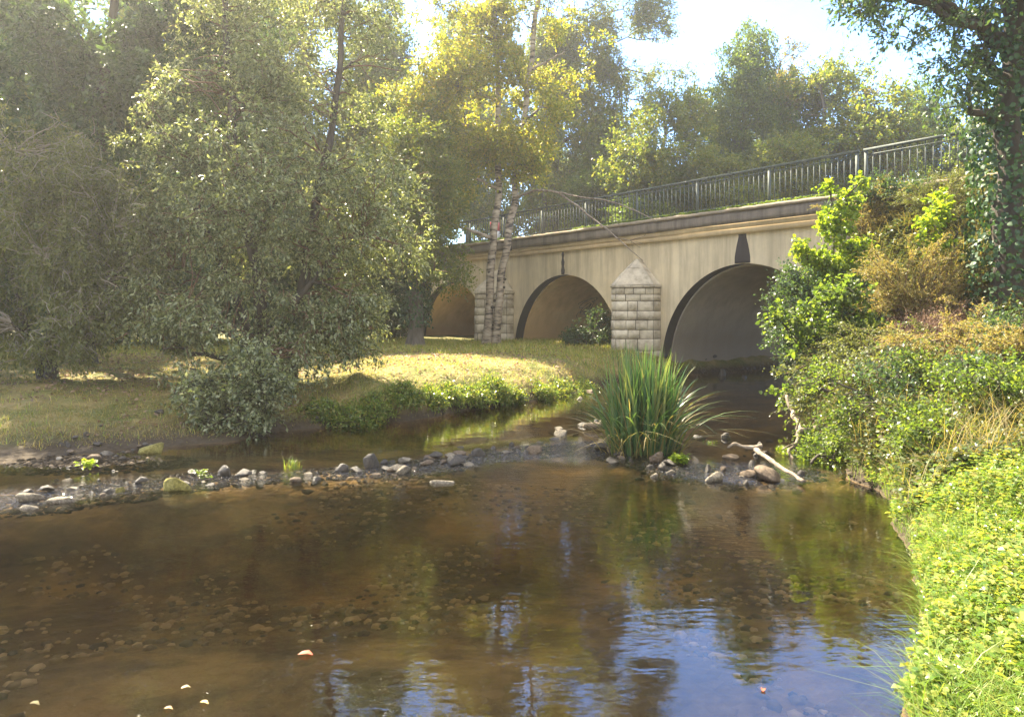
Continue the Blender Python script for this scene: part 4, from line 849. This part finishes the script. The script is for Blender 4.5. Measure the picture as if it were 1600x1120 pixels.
def weedlets(P, rng, hh, size, leaves=5):
    n = len(P); H_ = hh*rng.uniform(.4, 1.2, n); az = rng.uniform(0, 2*pi, (n, leaves)); tilt = rng.uniform(-.25, .45, (n, leaves))
    A = np.stack([np.cos(az)*np.cos(tilt), np.sin(az)*np.cos(tilt), np.sin(tilt)], -1); top = P+np.array([0, 0, 1.])*H_[:, None]
    pos = top[:, None, :]+A*np.mean(size)*.25-np.array([0, 0, 1.])*rng.uniform(0, .35, (n, leaves, 1))*H_[:, None, None]
    Nn = unit(rng.normal(size=A.shape)*.35+np.array([0, 0, 1.])); S = size*rng.uniform(.6, 1.3, (n, leaves))
    return leaf_geo(pos.reshape(-1, 3), A.reshape(-1, 3), Nn.reshape(-1, 3), S.ravel(), S.ravel()*.72, shape='leaf')
P = scatter(rng, 75000, 1.2, 8, 2.3, 9.5, lambda x, y, z: near_right(x, y, z) & (fbm(np.stack([x, y, x*0], 1), 1.1, 2, 91) > .33))
hh_ = .02+.62*np.clip(fbm(P, 1.5, 3, 27)-.30, 0, 1); v, q = weedlets(P, rng, hh_, .033*(.5+1.1*rng.uniform(size=(len(P), 1))), 4)
o = MB().add(v, q).build('ground_cover', M['leaf_weed']); tag(o, 'carpet of small bright leaved weeds on the right bank nearest the camera', 'ground cover', kind='stuff')
P = scatter(rng, 70000, 3.2, 13, 7, 20, lambda x, y, z: (z > .1) & inview(x, y) & (((x-P0[0])*NN[0]+(y-P0[1])*NN[1]) < -.2) & (x > 3))
hh_ = .12+.75*np.clip(fbm(P, 1.3, 3, 19)-.3, 0, 1); v, q = weedlets(P, rng, hh_, .062, 5)
v2, q2 = blades(rng, P[:14000], rng.uniform(.15, .85, min(14000, len(P))), np.full(min(14000, len(P)), .008), rng.uniform(.4, 1.2, min(14000, len(P))), 3)
o = MB().add(v, q).build('undergrowth', leafmat('leaf_under', [(.03, .05, .02), (.06, .08, .03), (.12, .1, .05), (.05, .09, .03)], .35, .4)); tag(o, 'tangled ivy and bramble undergrowth on the embankment below the railing', 'undergrowth', kind='stuff')
o = MB().add(v2, q2).build('dry_grass', M['leaf_straw']); tag(o, 'dry brown grass stalks among the embankment bushes', 'grass', kind='stuff')
P = scatter(rng, 9000, -13, 3, 11, 27, lambda x, y, z: inview(x, y) & (z > .12) & (fbm(np.stack([x, y, x*0], 1), .7, 2, 33) > .45)); n_ = len(P)
A = unit(rng.normal(size=(n_, 3))*np.array([1, 1, .25])); Nn = unit(rng.normal(size=(n_, 3))*.5+np.array([0, 0, 1.])); S = rng.uniform(.04, .09, n_); v, q = leaf_geo(P+np.array([0, 0, .04]), A, Nn, S, S*.7, .3, 'leaf')
o = MB().add(v, q).build('leaf_litter', M['leaf_brown']); tag(o, 'dry fallen leaves strewn over the left bank', 'leaves', kind='stuff')
# ivy fringe and moss on top of the coping
n_ = 5200; tt = rng.uniform(-3, 26, n_); tt = tt[fbm(np.stack([tt, tt*0, tt*0], 1), .8, 2, 5) > .42]; P = np.array([br(t, rng.uniform(-.3, .4), 5.2) for t in tt]); v, q = weedlets(P, rng, .07, .06, 4)
o = MB().add(v, q).build('coping_weeds', M['leaf_mid']); tag(o, 'thin fringe of weeds rooted along the coping at the foot of the railing', 'weeds', kind='stuff')

# ------------------------------------------------------------ the reed clump in the middle of the stream
rc = np.array([1.98, 11.35]); rz = H1(*rc)
reed = thing('reed_clump', (rc[0], rc[1], rz), 'tall dense clump of dark green sword leaved reeds growing in mid stream', 'reeds')
rg = np.random.default_rng(6)
def reedblades(n, rad, h0, h1, lean0, lean1, wd):
    a = rg.uniform(0, 2*pi, n); r = np.sqrt(rg.uniform(0, 1, n))*rad; P = np.stack([r*np.cos(a), r*np.sin(a)*.8, np.full(n, -.08)], 1)
    a2 = a+rg.normal(size=n)*.9; d = np.stack([np.cos(a2), np.sin(a2), a2*0], 1); s = np.stack([-np.sin(a2), np.cos(a2), a2*0], 1); P[:, :2] += rg.normal(size=(n, 2))*.05
    tw = rg.uniform(-.9, .9, n); s = unit(s*np.cos(tw)[:, None]+d*np.sin(tw)[:, None]); h = rg.uniform(h0, h1, n); ln = rg.uniform(lean0, lean1, n)*(.35+.65*r/rad); w_ = wd*rg.uniform(.7, 1.2, n); vv = []; K = 9
    for u in np.linspace(0, 1, K+1):
        c = P+d*(h*ln*(u*.35+u**2.6*.65))[:, None]+np.array([0, 0, 1.])*(h*(u-.42*np.minimum(ln, 1.3)*u**3.2))[:, None]; ww = (w_*np.minimum(1, 2.6*(1-u)+.05)*(.75+.25*min(1, u*4)))[:, None]/2
        fo = np.cross(d, s)*ww*.0+np.array([0, 0, 1])*0
        vv += [c-s*ww, c+d*ww*.35, c+s*ww]
    v = np.stack(vv, 1); k = 3*(K+1); b_ = np.arange(n)[:, None, None]*k
    q = b_+np.array([[x for i in range(K) for x in ([3*i, 3*i+1, 3*i+4, 3*i+3], [3*i+1, 3*i+2, 3*i+5, 3*i+4])]]); return v.reshape(-1, 3), q.reshape(-1, 4)
m = MB()
for a in [(250, .42, 1.15, 1.85, .03, .33, .036), (120, .46, .9, 1.6, .35, .85, .032), (70, .48, .7, 1.35, .8, 1.5, .027)]:
    v, q = reedblades(*a); m.add(v, q)
m.build('leaf_blades', M['reed'], reed)
m = MB(); v, q = reedblades(120, .56, .35, 1.2, .9, 2.1, .018); m.add(v, q); v, q = reedblades(60, .5, .8, 1.5, .2, .9, .016); m.add(v, q); m.build('dry_blades', M['leaf_straw'], reed)
def tuft(name, label, x, y, n, h, mat, leafy=0):
    z = max(H1(x, y), -.02); t = thing(name, (x, y, z), label, 'plant'); rg_ = np.random.default_rng(int(abs(x*100)+n)); a = rg_.uniform(0, 6.28, n); r = rg_.uniform(0, .12, n)
    P = np.stack([r*np.cos(a), r*np.sin(a), a*0-.01], 1)
    if leafy: v, q = weedlets(P, rg_, h, leafy, 5)
    else: v, q = blades(rg_, P, h*rg_.uniform(.5, 1.1, n), np.full(n, .008), rg_.uniform(.3, 1.2, n), 4)
    MB().add(v, q).build('leaves', mat, t); return t
def onz(px, py, z=0.02): p = on(px, py, z); return float(p[0]), float(p[1])
tuft('water_plant', 'small bright leafy plant rooted in the gravel right of the reed clump base', *onz(1062, 722), 90, .14, M['leaf_lime'], .045)
tuft('water_plant', 'leafy sprig standing in the shallows left of the yellow mossy rock', *onz(138, 735), 14, .16, M['leaf_lime'], .06)
tuft('water_plant', 'thin leafy sprig in the stones just right of the yellow mossy rock', *onz(317, 748), 10, .16, M['leaf_mid'], .05)
tuft('grass_tuft', 'grassy tuft growing from the stone bar below the backwater', *onz(458, 726), 60, .20, M['leaf_weed'])
tuft('grass_tuft', 'short sunlit grass tuft by the driftwood on the right gravel', *onz(1222, 700), 150, .12, M['leaf_lime'])
tuft('grass_tuft', 'sparse dark tuft on the stones right of the brown boulder', *onz(1110, 690), 40, .10, M['leaf_mid'])

# ------------------------------------------------------------ rocks
def rock_mesh(name, seed, mat, flat=.6, sub=3, ang=.35):
    import bmesh
    bm = bmesh.new(); bmesh.ops.create_icosphere(bm, subdivisions=sub, radius=1); rg_ = np.random.default_rng(seed)
    co = np.array([v.co[:] for v in bm.verts]); n1 = fbm(co, .9, 3, seed); n2 = fbm(co, 3, 3, seed+5)
    r = .75+.6*n1+.3*(n2-.5)
    pl = unit(rg_.normal(size=(11, 3)))          # flat broken faces
    co2 = co*r[:, None]
    for k in pl:
        lim = rg_.uniform(.42, .75); dd = co2@k; co2 = co2-np.maximum(dd-lim, 0)[:, None]*k*(1-ang*.3)
    co2 *= np.array([1, rg_.uniform(.65, .95), flat])
    for v, c in zip(bm.verts, co2): v.co = c
    me = bpy.data.meshes.new(name); bm.to_mesh(me); bm.free(); me.materials.append(mat)
    me.polygons.foreach_set('use_smooth', np.ones(len(me.polygons), bool)); return me
def rock(name, label, px, py, wpx, me, rz=0., asp=1., sink=.15, group=None, cat='rock', zs=1.):
    z0 = 0.0; p = on(px, py, z0); s = wpx/2/F*p[1]; g_ = max(H1(p[0], p[1]+s*.4), -.09 if wpx > 18 else -.5)
    o = bpy.data.objects.new(name, me); COL.objects.link(o); o.scale = (s, s*asp, s*zs); o.rotation_euler = (0, 0, rz)
    o.location = (p[0], p[1]+s*.4, g_+s*zs*(.5-sink)); return tag(o, label, cat, group)
RM = [rock_mesh('rock_shape', 300+i, M[k], f) for i, (k, f) in enumerate([('rock_moss', .75), ('rock_pale', .45), ('rock_pale', .55), ('rock_brown', .8), ('rock_brown', .6), ('rock_wet', .6), ('rock_wet', .5), ('rock_pale', .7)])]
rock('boulder', 'blocky yellow mossy rock standing at the edge of the dark pool on the left', 272, 768, 50, RM[0], .2, .8, .02, zs=.95)
rock('boulder', 'flat topped pale stone slab at the pool edge in mid stream', 690, 756, 44, rock_mesh('slab', 402, M['rock_pale'], .42), -.2, .7, .0, zs=.9)
rock('boulder', 'grassy brown mossy boulder on the left gravel shore', 236, 708, 42, rock_mesh('mossy', 405, M['rock_moss'], .7), .7, .9, .1)
rock('boulder', 'brown boulder leaning against the right side of the reeds', 1060, 700, 46, RM[3], 1.2, .9, .02, zs=1.0)
rock('boulder', 'small round mossy stone left of the yellow mossy rock', 187, 768, 22, RM[0], 1.5, .9, .1)
rock('boulder', 'small mossy cobble on the gravel nearer the left edge', 80, 747, 16, RM[0], 2.5, .9, .1)
rock('boulder', 'wide pale flat stone at the far left water edge', 36, 784, 44, RM[1], .1, .8, .1)
rock('boulder', 'pale elongated stone awash to the right of the wide flat one at far left', 92, 786, 44, RM[2], .4, .5, .28)
rock('boulder', 'low pale stone half sunk just below the wide flat one', 38, 797, 40, RM[2], 2.9, .5, .32)
rock('boulder', 'pale pinkish cobble on the gravel behind the round mossy stone', 104, 750, 19, RM[7], .4, .8, .1)
rock('boulder', 'pale rounded rock in the riffle right of the reeds', 1120, 752, 36, RM[7], .5, .8, .1)
rock('boulder', 'whitish cobble at the foot of the reeds on the right', 1024, 746, 24, RM[1], 1.1, .9, .0, zs=1.2)
rock('boulder', 'dark flat rock under the driftwood log', 1205, 752, 60, rock_mesh('rk', 410, M['rock_brown'], .5), 1.9, .8, .12)
rock('boulder', 'grey rounded rock left of the driftwood log', 1172, 745, 36, RM[4], .2, .9, .12)
rock('boulder', 'pale brown rock topmost in the pile beside the pebble bar in mid stream', 703, 722, 22, RM[7], 2.2, .9, 0, zs=1.2)
rock('boulder', 'grey rock among the stones behind the brown boulder', 1092, 682, 26, RM[5], 2.2, .9, .1)
rock('boulder', 'brown stone at the right foot of the reeds beside the leafy plant', 1030, 722, 34, RM[3], .7, .9, .05)
rock('boulder', 'dark wet stone at the left foot of the reeds', 945, 702, 34, RM[5], .1, .8, .1)
rock('boulder', 'dark stone in front of the reeds at the pool edge', 960, 722, 30, RM[5], 1.1, .8, .1)
rng = np.random.default_rng(500)
segs_ = [((0, 765), (230, 740), 38, 14, 'rounded pebble of the gravel at the left edge of the stream', 'pebbles of the left gravel'),
         ((90, 715), (250, 694), 26, 9, 'pinkish pebble heaped along the left shore beside the grassy boulder', 'pebbles along the left shore'),
         ((250, 752), (640, 742), 46, 9, 'dark wet stone in the low bar between the yellow mossy rock and the flat slab', 'stones of the bar in mid stream'),
         ((560, 735), (740, 712), 34, 10, 'stone heaped on the bar just behind the flat slab', 'stones heaped behind the flat slab'),
         ((700, 722), (860, 692), 38, 9, 'small stone in the rushing riffle left of the reeds', 'stones in the riffle'),
         ((850, 672), (945, 662), 20, 5, 'pale stone in the small heap behind the left side of the reeds', 'pale stones behind the reeds'),
         ((930, 690), (1010, 735), 18, 10, 'dark stone packed round the foot of the reeds', 'stones round the reeds'),
         ((1020, 738), (1250, 748), 44, 16, 'grey stone of the riffle right of the reeds', 'stones right of the reeds'),
         ((1090, 685), (1240, 705), 18, 12, 'stone on the small gravel spit by the driftwood', 'stones on the spit'),
         ((1090, 580), (1230, 588), 14, 4, 'dark stone of the sill under the right arch', 'stones under the right arch')]
SM = [rock_mesh('stone_shape', 600+i, M[k], f, 3) for i, (k, f) in enumerate([('rock_wet', .38), ('rock_wet', .5), ('rock_brown', .4), ('rock_pale', .38), ('rock_brown', .55), ('rock_wet', .34), ('rock_wet', .6), ('rock_moss', .45)])]
tot = 0
for (a, b_, n, jit, lab, gr) in segs_:
    for i in range(n):
        u = rng.uniform(); px = a[0]+(b_[0]-a[0])*u+rng.normal()*4; py = a[1]+(b_[1]-a[1])*u+rng.normal()*jit*.9+4*math.sin(px*.045); wdt = min(42, 6+rng.gamma(1.6, 6.5)*(1 if py > 640 else .8))
        rock('stone', lab, px, py, wdt, SM[rng.integers(7)], rng.uniform(0, 6.3), rng.uniform(.7, 1), rng.uniform(0, .25), gr, 'stone', rng.uniform(.9, 1.2)); tot += 1
rock('boulder', 'pale rounded stone at the end of the sunny bank left of the reeds', 906, 624, 20, RM[7], 1, .9, .1)
rock('boulder', 'grey stone at the end of the bank behind the left edge of the reeds', 925, 612, 22, RM[4], 2, .9, .1)
rock('boulder', 'lone dark stone standing in the backwater', 812, 664, 14, RM[5], 1, .9, .1)
rock('boulder', 'tiny dark stone left of the lone one in the backwater', 723, 672, 9, RM[5], 1, .9, .1)
rock('boulder', 'long flat shadowed slab under the right arch at the water edge', 1165, 572, 90, RM[1], 0, .3, .2, zs=.5)
# gravel sheet between the stones
P = scatter(rng, 60000, -8, 5, 7.6, 13.5, lambda x, y, z: (z > -.05) & (z < .08) & (segdist(x, y, BAR, False) < 1.2+1.3*(x < -4.4)) & inview(x, y))
P = P[:9000]; n_ = len(P); s = rng.uniform(.015, .05, n_)*rng.uniform(.6, 1.3, n_)
oc = np.array([[1, 0, 0], [0, 1, 0], [-1, 0, 0], [0, -1, 0], [.0, 0, .6], [.6, .6, .35], [-.6, .6, .3], [-.6, -.6, .35], [.6, -.6, .3]])
tri = np.array([[0, 5, 8], [5, 1, 6], [2, 7, 6], [3, 8, 7], [0, 1, 5], [1, 2, 6], [2, 3, 7], [3, 0, 8], [4, 5, 6], [4, 6, 7], [4, 7, 8], [4, 8, 5]])
az = rng.uniform(0, 6.28, n_); ca, sa = np.cos(az), np.sin(az); vv = oc[None]*s[:, None, None]*rng.uniform(.7, 1.2, (n_, 1, 3)); vx = vv[..., 0]*ca[:, None]-vv[..., 1]*sa[:, None]; vy = vv[..., 0]*sa[:, None]+vv[..., 1]*ca[:, None]
vv = np.stack([vx, vy, vv[..., 2]], -1)+P[:, None, :]; tq = (np.arange(n_)[:, None, None]*9+tri[None]).reshape(-1, 3)
def gravmat():
    m, n, out = newmat('gravel'); g = N(n, 'ShaderNodeNewGeometry'); r = ramp(n, [(0, (.018, .014, .010)), (.65, (.045, .034, .024)), (.92, (.09, .07, .048)), (1, (.22, .17, .12))], g.outputs['Random Per Island'])
    p = N(n, 'ShaderNodeBsdfPrincipled'); p.inputs['Roughness'].default_value = .95; p.inputs['Specular IOR Level'].default_value = .15; n.links.new(r.outputs[0], p.inputs['Base Color']); n.links.new(p.outputs[0], out.inputs[0]); return m
o = MB().add(vv.reshape(-1, 3), None, tq).build('gravel', gravmat(), smooth=True); tag(o, 'wet gravel lying between the stones of the bar', 'gravel', kind='stuff')

P = scatter(rng, 26000, -7, 4, 3.6, 9.8, lambda x, y, z: (z < -.03) & (segdist(x, y, RIV, True) > .1) & inview(x, y) & (fbm(np.stack([x, y, x*0], 1), .9, 2, 41) > .5) & (rng.uniform(size=len(x)) < .35)); n_ = len(P)
s = rng.uniform(.015, .05, n_)*rng.uniform(.5, 1.5, n_); az = rng.uniform(0, 6.28, n_); ca, sa = np.cos(az), np.sin(az); vv = oc[None]*s[:, None, None]*rng.uniform(.6, 1.2, (n_, 1, 3)); vx = vv[..., 0]*ca[:, None]-vv[..., 1]*sa[:, None]; vy = vv[..., 0]*sa[:, None]+vv[..., 1]*ca[:, None]
vv = np.stack([vx, vy, np.minimum(vv[..., 2], .03)], -1)+P[:, None, :]; tq = (np.arange(n_)[:, None, None]*9+tri[None]).reshape(-1, 3)
def bedstone():
    m, n, out = newmat('bed_stone'); g = N(n, 'ShaderNodeNewGeometry'); r = ramp(n, [(0, (.06, .045, .03)), (.5, (.26, .18, .09)), (1, (.5, .36, .2))], g.outputs['Random Per Island'])
    p = N(n, 'ShaderNodeBsdfPrincipled'); p.inputs['Roughness'].default_value = .8; n.links.new(r.outputs[0], p.inputs['Base Color']); n.links.new(p.outputs[0], out.inputs[0]); return m
o = MB().add(vv.reshape(-1, 3), None, tq).build('bed_pebbles', bedstone(), smooth=True); tag(o, 'brown pebbles lying on the bed of the clear shallow pool', 'pebbles', kind='stuff')
# ------------------------------------------------------------ driftwood, fallen branch, floating leaves
def logthing(name, label, cat, chains, mat, org):
    t = thing(name, tuple(org), label, cat); m = MB()
    for pts, r0, r1 in chains:
        P = np.array(pts, float); u = np.linspace(0, len(P)-1, 6*len(P)); Q = np.stack([np.interp(u, np.arange(len(P)), P[:, c]) for c in range(3)], 1)
        Q += (np.stack([vn(Q, 5, 1), vn(Q, 5, 2), vn(Q, 5, 6)], 1)-.5)*r0*2.4; rr = np.linspace(r0, r1, len(Q))*(1+.6*(vn(Q, 9, 3)-.5)); m.tube(Q, rr, 9)
    m.build('wood', mat, t, True, origin=np.array(org)); return t
a = on(1178, 702, .12); e = on(1250, 752, .04)
logthing('driftwood_log', 'thick weathered log lying on the stones right of the reeds', 'driftwood', [([a, (a+e)/2+np.array([0, 0, .03]), e], .036, .022), ([a+np.array([.1, 0, .02]), a+np.array([-.22, .1, .06]), a+np.array([-.32, .1, 0])], .034, .015)], M['wood'], (a+e)/2)
def pt(px, py, Y): return at(px, py, Y)
logthing('driftwood_root', 'pale bleached root arching from the bank into the pool', 'driftwood', [([pt(1300, 672, 11.6), pt(1275, 672, 11.4), pt(1255, 675, 11.2), pt(1243, 690, 11.1), pt(1236, 712, 10.9), pt(1244, 722, 10.8)], .045, .02), ([pt(1255, 677, 11.2), pt(1244, 655, 11.6), pt(1236, 640, 12), pt(1232, 620, 12.2)], .035, .03), ([pt(1250, 685, 11.2), pt(1240, 695, 11), pt(1222, 703, 10.9)], .02, .01), ([pt(1246, 672, 11.3), pt(1250, 655, 11.3), pt(1240, 648, 11.3)], .02, .012)], M['wood'], pt(1250, 680, 11.2))
b0 = on(20, 545, .85)
c_ = [pt(45, 552, 22), pt(52, 540, 22), pt(46, 525, 22), pt(30, 518, 22)]
logthing('fallen_branch', 'pale forked dead branch lying in the grass at the far left', 'branch', [([pt(-5, 548, 22), pt(25, 546, 22), pt(48, 549, 22)], .03, .015), (c_, .035, .012), ([pt(50, 532, 22), pt(62, 524, 22)], .02, .01), ([pt(30, 542, 22), pt(8, 538, 22)], .02, .01)], M['twig_pale'], pt(30, 548, 22))
def floatleaf(label, px, py, s, col, rz):
    p = on(px, py, .006); m = MB(); A = np.array([[cos(rz), sin(rz), 0.]]); v, q = leaf_geo(np.zeros((1, 3)), A, np.array([[0, 0, 1.]]), np.array([s]), np.array([s*.6])*.9, .28, 'leaf')
    mm = leafmat('fallen_leaf_'+str(px), [col, col], .2, .5, (1, 1, 1)); m.add(v, q); o = m.build('fallen_leaf', mm); o.location = tuple(p); tag(o, label, 'leaf')
floatleaf('orange red fallen leaf floating alone on the dark pool', 465, 1022, .10, (.28, .06, .025), .1)
floatleaf('pale tan leaf floating near the bottom edge above two yellow ones', 282, 1075, .055, (.22, .17, .09), .5)
floatleaf('yellow leaf floating near the bottom edge beside the tan one', 312, 1096, .055, (.3, .2, .05), -.2)
floatleaf('orange leaf floating left of the yellow leaf at the bottom edge', 256, 1106, .05, (.25, .14, .04), .0)
floatleaf('small red brown leaf floating on the sky reflection at lower right', 1192, 1080, .05, (.3, .08, .04), 1.2)
floatleaf('yellow leaf floating near the lower left corner', 46, 1098, .06, (.28, .21, .06), -.1)

# ------------------------------------------------------------ air
hz = MB().box((0, 250, 11.5), (640, 580, 13.5)).build('haze'); tag(hz, kind='stuff')
m_, n_2, out_ = newmat('haze_air'); pv = N(n_2, 'ShaderNodeVolumePrincipled'); pv.inputs['Density'].default_value = .0015; pv.inputs['Anisotropy'].default_value = .7; pv.inputs['Color'].default_value = (1, .98, .94, 1)
n_2.links.new(pv.outputs[0], out_.inputs['Volume']); hz.data.materials.append(m_)
